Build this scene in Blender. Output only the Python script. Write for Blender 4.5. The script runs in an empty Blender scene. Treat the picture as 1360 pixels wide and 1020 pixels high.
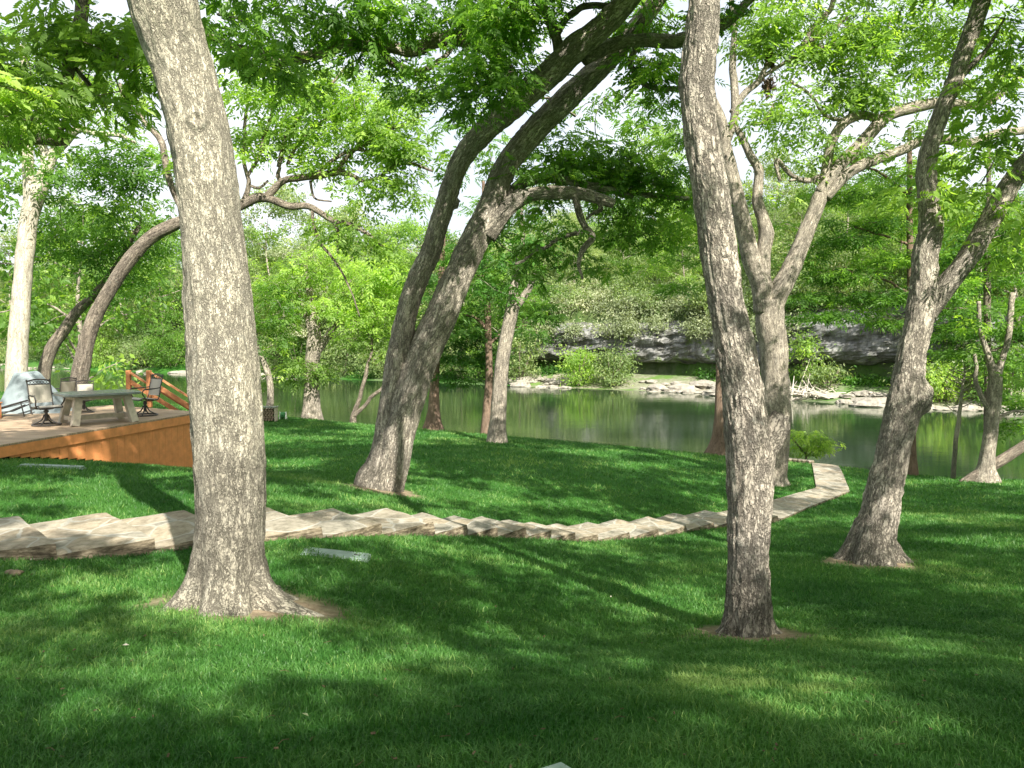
import bpy, math, random
import numpy as np
from mathutils import Vector

sc = bpy.context.scene
C = sc.collection
R = np.random.default_rng(7)
random.seed(7)

# ------------------------------------------------------------------ camera
F = 1067.0                      # focal length in photo pixels (1360 wide)
EYE = 6.3                       # eye height above the river surface (z = 0)
TH = math.atan(70 / F)
cam_d = bpy.data.cameras.new('camera')
cam = bpy.data.objects.new('camera', cam_d)
C.objects.link(cam)
cam.location = (0, 0, EYE)
cam.rotation_euler = (math.pi / 2 - TH, 0, 0)
cam_d.sensor_width = 36
cam_d.lens = F / 1360 * 36
cam_d.clip_start = 0.05
cam_d.clip_end = 3000
sc.camera = cam

# ------------------------------------------------------------------ sky, sun
SUN_EL = math.radians(41)
SUN_H = Vector((0.44, -0.90)).normalized()       # horizontal direction towards the sun
w = bpy.data.worlds.new("World")
sc.world = w
w.use_nodes = True
nt = w.node_tree
bg = nt.nodes['Background']
sky = nt.nodes.new('ShaderNodeTexSky')
sky.sky_type = 'NISHITA'
sky.sun_disc = False
sky.sun_elevation = SUN_EL
sky.sun_rotation = math.atan2(SUN_H.x, SUN_H.y)
sky.dust_density = 6.0
sky.air_density = 1.0
sky.ozone_density = 1.0
bg.inputs[1].default_value = 0.12
# thin bright cloud veil over the sky
_tc = nt.nodes.new('ShaderNodeTexCoord'); _cn = nt.nodes.new('ShaderNodeTexNoise')
_cn.inputs['Scale'].default_value = 3.0; _cn.inputs['Detail'].default_value = 6
nt.links.new(_tc.outputs['Generated'], _cn.inputs['Vector'])
_cr = nt.nodes.new('ShaderNodeValToRGB'); nt.links.new(_cn.outputs[0], _cr.inputs[0])
_cr.color_ramp.elements[0].position = .35; _cr.color_ramp.elements[0].color = (.6, .6, .6, 1)
_cr.color_ramp.elements[1].position = .62; _cr.color_ramp.elements[1].color = (.97, .97, .97, 1)
_cm = nt.nodes.new('ShaderNodeMix'); _cm.data_type = 'RGBA'
nt.links.new(_cr.outputs[0], _cm.inputs[0]); nt.links.new(sky.outputs[0], _cm.inputs[6]); _cm.inputs[7].default_value = (4.0, 4.2, 4.45, 1)
nt.links.new(_cm.outputs[2], bg.inputs[0])
sun_d = bpy.data.lights.new('sun', 'SUN')
sun_d.energy = 5.0
sun_d.angle = math.radians(0.53)
sun_d.color = (1.0, 0.95, 0.86)
sun = bpy.data.objects.new('sun', sun_d)
C.objects.link(sun)
sdir = Vector((SUN_H.x * math.cos(SUN_EL), SUN_H.y * math.cos(SUN_EL), math.sin(SUN_EL)))
sun.rotation_euler = sdir.to_track_quat('Z', 'Y').to_euler()
sc.view_settings.view_transform = 'Standard'
sc.view_settings.look = 'None'
sc.view_settings.gamma = 1
sc.view_settings.exposure = 1.35
sc.cycles.max_bounces = 7
sc.cycles.diffuse_bounces = 3
sc.cycles.transmission_bounces = 4
sc.cycles.use_denoising = True

# ------------------------------------------------------------------ geometry helpers
_c, _s = math.cos(TH), math.sin(TH)
def P(px, py, d):
    """point at forward distance d seen at photo pixel px, py"""
    u = (px - 680) / F; v = (py - 510) / F
    ry = _c - v * _s; rz = -_s - v * _c
    k = d / ry
    return np.array([u * k, d, EYE + rz * k])

def hash3(i, j, k, seed):
    h = (i.astype(np.int64) * 374761393 + j.astype(np.int64) * 668265263 + k.astype(np.int64) * 2147483647 + seed * 144665) & 0xffffffff
    h = ((h ^ (h >> 13)) * 1274126177) & 0xffffffff
    h = h ^ (h >> 16)
    return (h & 0xffff) / 65535.0 * 2 - 1
def noise3(p, seed=0):
    p = np.asarray(p, float)
    i = np.floor(p).astype(np.int64); f = p - i
    f = f * f * (3 - 2 * f)
    r = 0
    for a in (0, 1):
        for b in (0, 1):
            for c in (0, 1):
                wgt = (f[..., 0] if a else 1 - f[..., 0]) * (f[..., 1] if b else 1 - f[..., 1]) * (f[..., 2] if c else 1 - f[..., 2])
                r = r + wgt * hash3(i[..., 0] + a, i[..., 1] + b, i[..., 2] + c, seed)
    return r
def fbm(p, seed=0, oct=3):
    p = np.asarray(p, float); r = 0; a = 1
    for o in range(oct):
        r = r + a * noise3(p * 2 ** o, seed + o); a *= .5
    return r

def np_mesh(name, V, quads=None, tris=None, mat=None, parent=None, attrs=None, smooth=True, origin=None, vec=None):
    V = np.asarray(V, np.float32)
    if origin is not None: V = V - np.asarray(origin, np.float32)
    quads = np.zeros((0, 4), np.int32) if quads is None or len(quads) == 0 else np.asarray(quads, np.int32)
    tris = np.zeros((0, 3), np.int32) if tris is None or len(tris) == 0 else np.asarray(tris, np.int32)
    me = bpy.data.meshes.new(name)
    me.vertices.add(len(V)); me.vertices.foreach_set('co', V.ravel())
    nl = quads.size + tris.size; npoly = len(quads) + len(tris)
    me.loops.add(nl); me.polygons.add(npoly)
    me.loops.foreach_set('vertex_index', np.concatenate([quads.ravel(), tris.ravel()]))
    st = np.concatenate([np.arange(len(quads)) * 4, quads.size + np.arange(len(tris)) * 3]).astype(np.int32)
    me.polygons.foreach_set('loop_start', st)
    me.polygons.foreach_set('use_smooth', np.full(npoly, smooth, bool))
    me.update(calc_edges=True)
    for k, a in (attrs or {}).items():
        at = me.attributes.new(k, 'FLOAT', 'POINT'); at.data.foreach_set('value', np.asarray(a, np.float32))
    for k, a in (vec or {}).items():
        at = me.attributes.new(k, 'FLOAT_VECTOR', 'POINT'); at.data.foreach_set('vector', np.asarray(a, np.float32).ravel())
    if mat is not None: me.materials.append(mat)
    o = bpy.data.objects.new(name, me); C.objects.link(o)
    if parent is not None: o.parent = parent
    elif origin is not None: o.location = origin
    return o

def tag(o, label=None, cat=None, group=None, kind=None):
    if label: o['label'] = label
    if cat: o['category'] = cat
    if group: o['group'] = group
    if kind: o['kind'] = kind
    return o
def thing(name, label, cat, loc, group=None, rz=0.0):
    o = bpy.data.objects.new(name, None); C.objects.link(o)
    o.location = loc; o.rotation_euler = (0, 0, rz); o.empty_display_size = .2
    return tag(o, label, cat, group)

class MB:
    """small mesh builder: boxes, bars, tubes collected into ONE mesh"""
    def __init__(s): s.v = []; s.q = []; s.t = []; s.n = 0
    def add(s, V, Q=(), T=()):
        V = np.asarray(V, float); s.v.append(V)
        if len(Q): s.q.append(np.asarray(Q) + s.n)
        if len(T): s.t.append(np.asarray(T) + s.n)
        s.n += len(V); return s
    def box(s, c, size, rz=0, ch=0.0, rx=0, ry=0):
        hx, hy, hz = [a / 2 for a in size]
        if ch <= 0:
            V = np.array([(x, y, z) for z in (-hz, hz) for y in (-hy, hy) for x in (-hx, hx)])
            Q = [(0, 2, 3, 1), (4, 5, 7, 6), (0, 1, 5, 4), (2, 6, 7, 3), (0, 4, 6, 2), (1, 3, 7, 5)]; T = []
        else:
            V = []; ch = min(ch, hx * .49, hy * .49, hz * .49)
            for z in (-1, 1):
                for y in (-1, 1):
                    for x in (-1, 1):
                        V += [(x * hx, y * (hy - ch), z * (hz - ch)), (x * (hx - ch), y * hy, z * (hz - ch)), (x * (hx - ch), y * (hy - ch), z * hz)]
            V = np.array(V)
            def id(x, y, z, k): return ((z * 2 + y) * 2 + x) * 3 + k
            Q = []
            for k, (a, b) in enumerate(((1, 2), (0, 2), (0, 1))):
                for sd in (0, 1):
                    r = []
                    for (p, q) in ((0, 0), (1, 0), (1, 1), (0, 1)):
                        t = [0, 0, 0]; t[k] = sd; t[a] = p; t[b] = q; r.append(id(*t, k))
                    if (sd == 0) ^ (k == 1): r = r[::-1]
                    Q.append(r)
            for k in range(3):
                a, b = [m for m in range(3) if m != k]
                for sa in (0, 1):
                    for sb in (0, 1):
                        t0 = [0, 0, 0]; t0[a] = sa; t0[b] = sb; t1 = list(t0); t1[k] = 1
                        r = [id(*t0, a), id(*t1, a), id(*t1, b), id(*t0, b)]
                        Q.append(r if (sa ^ sb) ^ (k == 1) else r[::-1])
            T = [[id(x, y, z, 0), id(x, y, z, 1), id(x, y, z, 2)] if (x + y + z) % 2 == 1 else [id(x, y, z, 0), id(x, y, z, 2), id(x, y, z, 1)] for x in (0, 1) for y in (0, 1) for z in (0, 1)]
        for ang, ax in ((rx, 0), (ry, 1), (rz, 2)):
            if ang:
                c_, s_ = math.cos(ang), math.sin(ang)
                m = {0: [[1, 0, 0], [0, c_, -s_], [0, s_, c_]], 1: [[c_, 0, s_], [0, 1, 0], [-s_, 0, c_]], 2: [[c_, -s_, 0], [s_, c_, 0], [0, 0, 1]]}[ax]
                V = V @ np.array(m).T
        return s.add(V + np.array(c), Q, T)
    def beam(s, a, b, w, h):
        """rectangular bar from a to b, h upwards"""
        a = np.array(a, float); b = np.array(b, float); d = b - a; d /= np.linalg.norm(d)
        up = np.array([0, 0, 1.]) if abs(d[2]) < .95 else np.array([1., 0, 0])
        x = np.cross(d, up); x /= np.linalg.norm(x); y = np.cross(x, d)
        V = [p + x * w / 2 * i + y * h / 2 * j for p in (a, b) for (i, j) in ((-1, -1), (1, -1), (1, 1), (-1, 1))]
        return s.add(V, [(0, 1, 2, 3), (7, 6, 5, 4), (0, 4, 5, 1), (1, 5, 6, 2), (2, 6, 7, 3), (3, 7, 4, 0)])
    def tube(s, pts, r, n=8, closed=False):
        V, Q, T, _ = tube(pts, np.full(len(pts), r) if np.isscalar(r) else r, n, closed=closed)
        return s.add(V, Q, T)
    def build(s, name, mat, parent=None, origin=None, smooth=False, attrs=None):
        return np_mesh(name, np.concatenate(s.v), np.concatenate(s.q) if s.q else None, np.concatenate(s.t) if s.t else None, mat, parent, attrs, smooth, origin)

def catmull(pts, rad, step):
    pts = np.asarray(pts, float); rad = np.asarray(rad, float)
    if len(pts) < 3:
        n = max(2, int(np.linalg.norm(pts[-1] - pts[0]) / step) + 1); t = np.linspace(0, 1, n)[:, None]
        return pts[0] * (1 - t) + pts[-1] * t, rad[0] * (1 - t[:, 0]) + rad[-1] * t[:, 0]
    h = np.linalg.norm(np.diff(pts, axis=0), axis=1) + 1e-9
    dl = np.diff(pts, axis=0) / h[:, None]
    mt = np.vstack([dl[:1], (dl[:-1] * h[1:, None] + dl[1:] * h[:-1, None]) / (h[:-1] + h[1:])[:, None], dl[-1:]])
    outp, outr = [], []
    for i in range(len(pts) - 1):
        n = max(1, int(math.ceil(h[i] / step))); t = (np.arange(n) / n)[:, None]; t2, t3 = t * t, t * t * t
        outp.append((2 * t3 - 3 * t2 + 1) * pts[i] + (t3 - 2 * t2 + t) * h[i] * mt[i] + (-2 * t3 + 3 * t2) * pts[i + 1] + (t3 - t2) * h[i] * mt[i + 1])
        outr.append(rad[i] * (1 - t[:, 0]) + rad[i + 1] * t[:, 0])
    outp.append(pts[-1:]); outr.append(rad[-1:])
    return np.vstack(outp), np.concatenate(outr)

def tube(pts, rad, n=8, closed=False, cap=True):
    pts = np.asarray(pts, float); m = len(pts); rad = np.asarray(rad, float)
    if closed: T_ = np.roll(pts, -1, 0) - np.roll(pts, 1, 0)
    else: T_ = np.gradient(pts, axis=0)
    T_ /= np.linalg.norm(T_, axis=1)[:, None] + 1e-12
    up = np.array([0, 1., 0]) if abs(T_[0][1]) < .9 else np.array([1., 0, 0])
    X = np.zeros_like(pts); x = np.cross(up, T_[0]); x /= np.linalg.norm(x)
    for i in range(m):
        x = x - T_[i] * np.dot(x, T_[i]); x /= np.linalg.norm(x); X[i] = x
    Y = np.cross(T_, X)
    th = np.linspace(0, 2 * math.pi, n, endpoint=False)
    ct, st = np.cos(th), np.sin(th)
    V = pts[:, None, :] + rad[:, None, None] * (ct[None, :, None] * X[:, None, :] + st[None, :, None] * Y[:, None, :])
    s_ = np.concatenate([[0], np.cumsum(np.linalg.norm(np.diff(pts, axis=0), axis=1))])
    co = np.stack([rad[:, None] * ct[None, :], rad[:, None] * st[None, :], np.repeat(s_[:, None], n, 1)], -1)
    i = np.arange(m if closed else m - 1)[:, None]; j = np.arange(n)[None, :]
    a = i * n + j; b = i * n + (j + 1) % n; i2 = (i + 1) % m
    c = i2 * n + (j + 1) % n; d = i2 * n + j
    Q = np.stack([a, b, c, d], -1).reshape(-1, 4)
    V = V.reshape(-1, 3); co = co.reshape(-1, 3); T = np.zeros((0, 3), int)
    if cap and not closed:
        k = len(V); V = np.vstack([V, pts[:1], pts[-1:]]); co = np.vstack([co, [[0, 0, 0]], [[0, 0, s_[-1]]]])
        jj = np.arange(n)
        T = np.vstack([np.stack([np.full(n, k), (jj + 1) % n, jj], -1), np.stack([np.full(n, k + 1), (m - 1) * n + jj, (m - 1) * n + (jj + 1) % n], -1)])
    return V, Q, T, co

# ------------------------------------------------------------------ materials
def mat_new(name):
    m = bpy.data.materials.new(name); m.use_nodes = True
    nt = m.node_tree; nt.nodes.clear()
    out = nt.nodes.new('ShaderNodeOutputMaterial')
    return m, nt, out
def N(nt, typ, **kw):
    n = nt.nodes.new(typ)
    for k, v in kw.items():
        if k.startswith('i_'): n.inputs[k[2:].replace('_', ' ')].default_value = v
        else: setattr(n, k, v)
    return n
def ramp(nt, fac, stops):
    r = nt.nodes.new('ShaderNodeValToRGB'); e = r.color_ramp.elements
    while len(e) < len(stops): e.new(.5)
    for k, (p, c) in enumerate(stops): e[k].position = p; e[k].color = (*c, 1)
    nt.links.new(fac, r.inputs[0]); return r.outputs[0]
def mixc(nt, f, a, b, mode='MIX'):
    m = nt.nodes.new('ShaderNodeMix'); m.data_type = 'RGBA'; m.blend_type = mode
    for s_, v in ((m.inputs[0], f), (m.inputs[6], a), (m.inputs[7], b)):
        if hasattr(v, 'links'): nt.links.new(v, s_)
        elif isinstance(v, (int, float)): s_.default_value = v
        else: s_.default_value = (*v, 1)
    return m.outputs[2]
def math_(nt, op, a, b=None, c=None):
    m = nt.nodes.new('ShaderNodeMath'); m.operation = op
    for k, v in enumerate((a, b, c)):
        if v is None: continue
        if hasattr(v, 'links'): nt.links.new(v, m.inputs[k])
        else: m.inputs[k].default_value = v
    return m.outputs[0]
def mapping(nt, vec, scale):
    m = nt.nodes.new('ShaderNodeMapping'); m.inputs['Scale'].default_value = scale
    nt.links.new(vec, m.inputs[0]); return m.outputs[0]
def noise(nt, vec, scale, detail=4, rough=.55, out=0):
    n = nt.nodes.new('ShaderNodeTexNoise'); n.inputs['Scale'].default_value = scale
    n.inputs['Detail'].default_value = detail; n.inputs['Roughness'].default_value = rough
    if vec is not None: nt.links.new(vec, n.inputs['Vector'])
    return n.outputs[out]
def attr(nt, name, out='Fac'):
    a = nt.nodes.new('ShaderNodeAttribute'); a.attribute_name = name; return a.outputs[out]
def coord(nt, kind='Object'):
    return nt.nodes.new('ShaderNodeTexCoord').outputs[kind]
def pbsdf(nt, out, col, rough=.8, spec=.3, bump=None, bstr=.4, bdist=.01, metal=0):
    b = nt.nodes.new('ShaderNodeBsdfPrincipled')
    if hasattr(col, 'links'): nt.links.new(col, b.inputs['Base Color'])
    else: b.inputs['Base Color'].default_value = (*col, 1)
    if hasattr(rough, 'links'): nt.links.new(rough, b.inputs['Roughness'])
    else: b.inputs['Roughness'].default_value = rough
    b.inputs['Specular IOR Level'].default_value = spec
    b.inputs['Metallic'].default_value = metal
    if bump is not None:
        bn = nt.nodes.new('ShaderNodeBump'); bn.inputs['Strength'].default_value = bstr; bn.inputs['Distance'].default_value = bdist
        nt.links.new(bump, bn.inputs['Height']); nt.links.new(bn.outputs[0], b.inputs['Normal'])
    nt.links.new(b.outputs[0], out.inputs[0]); return b

def bark_mat(name, light, mid, dark, scale=1.0, crack=.5, plates=.5, bdist=.02, foot=0):
    m, nt, out = mat_new(name)
    co = attr(nt, 'barkco', 'Vector')
    nz = noise(nt, mapping(nt, co, (9, 9, 5)), 1.5, 4, .7, 1)
    add = nt.nodes.new('ShaderNodeMix'); add.data_type = 'RGBA'; add.blend_type = 'ADD'; add.inputs[0].default_value = .085
    nt.links.new(co, add.inputs[6]); nt.links.new(nz, add.inputs[7]); cd = add.outputs[2]
    def ridge(vec, sc_, wdt, det=3):
        n = noise(nt, vec, sc_, det, .6)
        r = math_(nt, 'ABSOLUTE', math_(nt, 'SUBTRACT', n, .5))
        return ramp(nt, r, [(0.0, (0, 0, 0)), (wdt * .45, (.5,) * 3), (wdt, (1, 1, 1))])
    v = nt.nodes.new('ShaderNodeTexVoronoi'); v.feature = 'DISTANCE_TO_EDGE'; v.inputs['Scale'].default_value = 62 * scale
    nt.links.new(mapping(nt, cd, (1, 1, .30)), v.inputs['Vector'])
    cell = ramp(nt, v.outputs['Distance'], [(0.0, (0, 0, 0)), (.05 * crack, (.5,) * 3), (.20, (1, 1, 1))])
    where = ramp(nt, noise(nt, mapping(nt, co, (1, 1, .45)), 13 * scale, 4, .65), [(.42, (0, 0, 0)), (.62, (1, 1, 1))])
    vert = ridge(mapping(nt, cd, (1, 1, .16)), 21 * scale, .020 * crack)
    vert2 = ridge(mapping(nt, cd, (1, 1, .30)), 48 * scale, .022 * crack)
    fine = noise(nt, mapping(nt, cd, (1, 1, .35)), 120 * scale, 5, .75)
    long_ = noise(nt, mapping(nt, co, (1, 1, .10)), 30 * scale, 5, .7)
    big = noise(nt, mapping(nt, co, (1, 1, .5)), 2.6, 5, .65)
    f1 = math_(nt, 'MULTIPLY_ADD', long_, .5, math_(nt, 'MULTIPLY', fine, .5))
    c1 = ramp(nt, f1, [(.34, dark), (.47, mid), (.60, light)])
    c1 = mixc(nt, ramp(nt, big, [(.38, (0, 0, 0)), (.66, (1, 1, 1))]), mixc(nt, 1.0, c1, (.78, .77, .76), 'MULTIPLY'), mixc(nt, 1.0, c1, (1.15, 1.12, 1.06), 'MULTIPLY'))
    cr = mixc(nt, math_(nt, 'MULTIPLY', where, plates), (1, 1, 1), cell)
    cr = mixc(nt, 1.0, cr, mixc(nt, .95, (1, 1, 1), vert), 'MULTIPLY')
    cr = mixc(nt, 1.0, cr, mixc(nt, .75, (1, 1, 1), vert2), 'MULTIPLY')
    c3 = mixc(nt, cr, mixc(nt, 1.0, dark, (.5, .5, .5), 'MULTIPLY'), c1)
    lich = ramp(nt, noise(nt, co, 9, 6, .7), [(.60, (0, 0, 0)), (.68, (1, 1, 1))])
    c4 = mixc(nt, math_(nt, 'MULTIPLY', lich, .35), c3, (.40, .41, .35))
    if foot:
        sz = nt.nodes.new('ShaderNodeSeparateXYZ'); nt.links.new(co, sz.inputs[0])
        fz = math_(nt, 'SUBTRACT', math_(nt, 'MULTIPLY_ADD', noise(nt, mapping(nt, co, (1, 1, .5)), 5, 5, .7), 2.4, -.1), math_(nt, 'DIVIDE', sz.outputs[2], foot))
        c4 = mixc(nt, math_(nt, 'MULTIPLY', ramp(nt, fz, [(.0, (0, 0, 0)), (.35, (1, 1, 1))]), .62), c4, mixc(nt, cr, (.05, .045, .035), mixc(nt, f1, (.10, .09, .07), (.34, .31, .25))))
    h = math_(nt, 'ADD', math_(nt, 'MULTIPLY', cr, .8), math_(nt, 'MULTIPLY', f1, .9))
    pbsdf(nt, out, c4, .92, .12, h, .9, bdist)
    return m
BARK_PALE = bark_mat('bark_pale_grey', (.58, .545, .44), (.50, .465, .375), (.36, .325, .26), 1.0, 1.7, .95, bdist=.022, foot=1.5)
BARK_GREY = bark_mat('bark_grey', (.66, .60, .50), (.46, .41, .34), (.19, .165, .135), .8, 1.7, .8, bdist=.03)
BARK_DARK = bark_mat('bark_brown_grey', (.42, .37, .30), (.26, .22, .18), (.10, .085, .07), .7, 1.5, .6, bdist=.03)
BARK_RED = bark_mat('bark_red_brown', (.34, .25, .19), (.22, .155, .115), (.09, .065, .05), .9, .7)
BARK_WHITE = bark_mat('bark_whitish', (.62, .58, .49), (.46, .42, .34), (.20, .16, .12), .35, .7, .3, bdist=.008)
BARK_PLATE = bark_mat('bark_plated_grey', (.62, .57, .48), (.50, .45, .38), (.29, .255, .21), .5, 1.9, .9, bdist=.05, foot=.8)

def leaf_mat(name, dark, light, young, trans=.45, tcol=None):
    m, nt, out = mat_new(name)
    t = attr(nt, 'tint')
    c = ramp(nt, t, [(0.0, dark), (.62, light), (1.0, young)])
    g = nt.nodes.new('ShaderNodeBsdfPrincipled'); nt.links.new(c, g.inputs['Base Color'])
    g.inputs['Roughness'].default_value = .5; g.inputs['Specular IOR Level'].default_value = .35
    tr = nt.nodes.new('ShaderNodeBsdfTranslucent')
    tc = mixc(nt, 1.0, c, tcol or (2.3, 2.4, .9), 'MULTIPLY')
    nt.links.new(tc, tr.inputs[0])
    mx = nt.nodes.new('ShaderNodeMixShader'); mx.inputs[0].default_value = trans
    nt.links.new(g.outputs[0], mx.inputs[1]); nt.links.new(tr.outputs[0], mx.inputs[2])
    nt.links.new(mx.outputs[0], out.inputs[0]); return m
LEAF = leaf_mat('leaf_green', (.05, .11, .022), (.12, .23, .045), (.26, .38, .07), .5)
LEAF_DEEP = leaf_mat('leaf_deep_green', (.028, .085, .012), (.065, .17, .025), (.13, .28, .035), .42)
LEAF_LIGHT = leaf_mat('leaf_fresh_green', (.09, .16, .035), (.20, .31, .075), (.34, .46, .11), .5)
LEAF_CYP = leaf_mat('leaf_cypress_green', (.05, .12, .022), (.12, .24, .04), (.22, .36, .06), .45)
LEAF_FAR = leaf_mat('leaf_far_green', (.080, .125, .048), (.185, .255, .10), (.34, .39, .18), .4)
LEAF_PALE = leaf_mat('leaf_pale_scrub', (.11, .14, .07), (.24, .28, .155), (.40, .41, .28), .25)
LEAF_DRY = leaf_mat('leaf_dry_brown', (.05, .035, .02), (.12, .08, .045), (.2, .13, .07), .2, (1, .8, .6))
GRASS = leaf_mat('grass_blade', (.020, .088, .013), (.082, .200, .040), (.24, .35, .10), .30, (1.25, 1.5, .6))

def ground_material():
    m, nt, out = mat_new('ground_cover')
    co = coord(nt)
    n1 = noise(nt, co, 1.2, 6, .65); n2 = noise(nt, co, 60, 4, .7); n3 = noise(nt, co, .35, 4, .6)
    g = ramp(nt, n2, [(.25, (.016, .06, .010)), (.55, (.035, .12, .018)), (.85, (.07, .18, .03))])
    g = mixc(nt, ramp(nt, n1, [(.45, (0, 0, 0)), (.75, (1, 1, 1))]), g, mixc(nt, 1.0, g, (1.5, 1.25, 1.1), 'MULTIPLY'))
    soil = ramp(nt, noise(nt, co, 14, 6, .7), [(.3, (.14, .10, .065)), (.6, (.28, .22, .15)), (.8, (.42, .35, .26))])
    gravel = ramp(nt, noise(nt, co, 2.2, 8, .75), [(.3, (.13, .12, .08)), (.5, (.22, .21, .15)), (.7, (.36, .34, .28))])
    gveg = ramp(nt, n3, [(.5, (0, 0, 0)), (.6, (1, 1, 1))])
    gravel = mixc(nt, gveg, gravel, (.12, .19, .05))
    wood = ramp(nt, noise(nt, co, .8, 6, .7), [(.3, (.03, .055, .018)), (.6, (.09, .10, .04)), (.8, (.28, .25, .17))])
    c = mixc(nt, attr(nt, 'soil'), g, soil)
    c = mixc(nt, attr(nt, 'wood'), c, wood)
    c = mixc(nt, attr(nt, 'gravel'), c, gravel)
    pbsdf(nt, out, c, .95, .1, math_(nt, 'ADD', n2, math_(nt, 'MULTIPLY', n1, 2)), .5, .03)
    return m
def water_material():
    m, nt, out = mat_new('river_water')
    co = coord(nt)
    a = noise(nt, mapping(nt, co, (.5, 1.6, 1)), 2.2, 4, .6); b = noise(nt, mapping(nt, co, (.08, .3, 1)), 1.0, 3, .5)
    col = ramp(nt, noise(nt, mapping(nt, co, (.03, .09, 1)), 1, 3, .5), [(.3, (.010, .024, .009)), (.7, (.026, .050, .020))])
    bs = pbsdf(nt, out, col, .03, .5, math_(nt, 'ADD', math_(nt, 'MULTIPLY', a, .35), b), .08, .16)
    bs.inputs['IOR'].default_value = 1.33
    return m
def stone_material():
    m, nt, out = mat_new('flagstone')
    co = coord(nt)
    nz = noise(nt, co, 1.6, 3, .6, 1)
    add = nt.nodes.new('ShaderNodeMix'); add.data_type = 'RGBA'; add.blend_type = 'ADD'; add.inputs[0].default_value = .25
    nt.links.new(co, add.inputs[6]); nt.links.new(nz, add.inputs[7])
    cv = mapping(nt, add.outputs[2], (1, 1, 1))
    v = nt.nodes.new('ShaderNodeTexVoronoi'); v.feature = 'DISTANCE_TO_EDGE'; v.inputs['Scale'].default_value = 1.9; nt.links.new(cv, v.inputs['Vector'])
    v2 = nt.nodes.new('ShaderNodeTexVoronoi'); v2.inputs['Scale'].default_value = 1.9; nt.links.new(cv, v2.inputs['Vector'])
    sep = nt.nodes.new('ShaderNodeSeparateColor'); nt.links.new(v2.outputs['Color'], sep.inputs[0])
    base = ramp(nt, sep.outputs[0], [(.1, (.56, .45, .30)), (.3, (.40, .37, .30)), (.5, (.30, .31, .28)), (.68, (.48, .40, .28)), (.8, (.42, .31, .20)), (.95, (.62, .56, .44))])
    n1 = noise(nt, co, 9, 7, .7)
    base = mixc(nt, 1.0, base, (.50, .49, .465), 'MULTIPLY'); base = mixc(nt, .5, base, ramp(nt, n1, [(.32, (.09, .08, .06)), (.5, (.30, .27, .21)), (.68, (.46, .42, .35))]))
    mort = ramp(nt, v.outputs['Distance'], [(.018, (1, 1, 1)), (.04, (0, 0, 0))])
    top = mixc(nt, mort, base, (.34, .32, .27))
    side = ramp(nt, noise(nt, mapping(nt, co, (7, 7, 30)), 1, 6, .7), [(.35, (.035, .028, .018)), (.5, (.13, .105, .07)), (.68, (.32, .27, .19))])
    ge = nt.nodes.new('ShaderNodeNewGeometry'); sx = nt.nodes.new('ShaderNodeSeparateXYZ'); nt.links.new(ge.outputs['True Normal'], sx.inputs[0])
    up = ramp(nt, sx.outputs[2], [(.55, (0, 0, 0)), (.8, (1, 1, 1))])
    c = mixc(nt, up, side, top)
    h = math_(nt, 'SUBTRACT', n1, math_(nt, 'MULTIPLY', mort, .3))
    pbsdf(nt, out, c, .85, .2, h, .6, .02); return m
def cliff_material():
    m, nt, out = mat_new('limestone_cliff')
    co = coord(nt)
    n1 = noise(nt, mapping(nt, co, (.35, .35, 1.6)), .9, 8, .72); n2 = noise(nt, mapping(nt, co, (1.2, 1.2, .18)), 1.0, 6, .65); n3 = noise(nt, co, .5, 6, .7)
    c = ramp(nt, n1, [(.28, (.07, .07, .066)), (.45, (.17, .172, .17)), (.60, (.30, .30, .285)), (.78, (.46, .44, .38))])
    c = mixc(nt, ramp(nt, n2, [(.44, (0, 0, 0)), (.58, (.9, .9, .9))]), c, (.10, .10, .085))
    c = mixc(nt, ramp(nt, n3, [(.56, (0, 0, 0)), (.66, (1, 1, 1))]), c, (.13, .19, .05))
    pbsdf(nt, out, c, .95, .1, n1, .9, .5); return m
def wood_planks(name, light, mid, dark, sx=1, gap_dir=0, board=.14, gapc=(.05, .03, .02)):
    m, nt, out = mat_new(name)
    co = coord(nt)
    s = nt.nodes.new('ShaderNodeSeparateXYZ'); nt.links.new(co, s.inputs[0])
    q = math_(nt, 'DIVIDE', s.outputs[gap_dir], board)
    fr = math_(nt, 'FRACT', q); fl = math_(nt, 'FLOOR', q)
    wn = nt.nodes.new('ShaderNodeTexWhiteNoise'); wn.noise_dimensions = '1D'; nt.links.new(fl, wn.inputs['W'])
    sc_ = [3, 3, 3]; sc_ = [18, 1.2, 18] if gap_dir == 0 else [1.2, 18, 18]
    g = noise(nt, mapping(nt, co, sc_), 1, 6, .65)
    c = ramp(nt, g, [(.3, dark), (.5, mid), (.7, light)])
    c = mixc(nt, .25, c, mixc(nt, 1.0, c, wn.outputs['Value'], 'MULTIPLY'))
    gap = math_(nt, 'LESS_THAN', fr, .05)
    c = mixc(nt, gap, c, gapc)
    pbsdf(nt, out, c, .7, .3, math_(nt, 'SUBTRACT', g, gap), .4, .01); return m
def simple(name, col, rough=.6, spec=.3, var=.25, scale=12, metal=0, bd=.004):
    m, nt, out = mat_new(name); co = coord(nt)
    n = noise(nt, co, scale, 6, .65)
    c = ramp(nt, n, [(.3, tuple(x * (1 - var) for x in col)), (.7, tuple(min(1, x * (1 + var)) for x in col))])
    pbsdf(nt, out, c, rough, spec, n, .4, bd, metal); return m
GROUND = ground_material(); WATER = water_material(); STONE = stone_material(); CLIFF = cliff_material()
DECKTOP = wood_planks('deck_boards', (.52, .40, .28), (.40, .29, .19), (.26, .18, .11))
STAIN = simple('orange_stained_wood', (.74, .29, .105), .6, .3, .18, 5)
STAIN2 = simple('orange_stained_rail', (.40, .17, .07), .6, .3, .3, 6)
TABLEWOOD = simple('weathered_table_wood', (.50, .44, .34), .8, .2, .25, 9)
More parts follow.
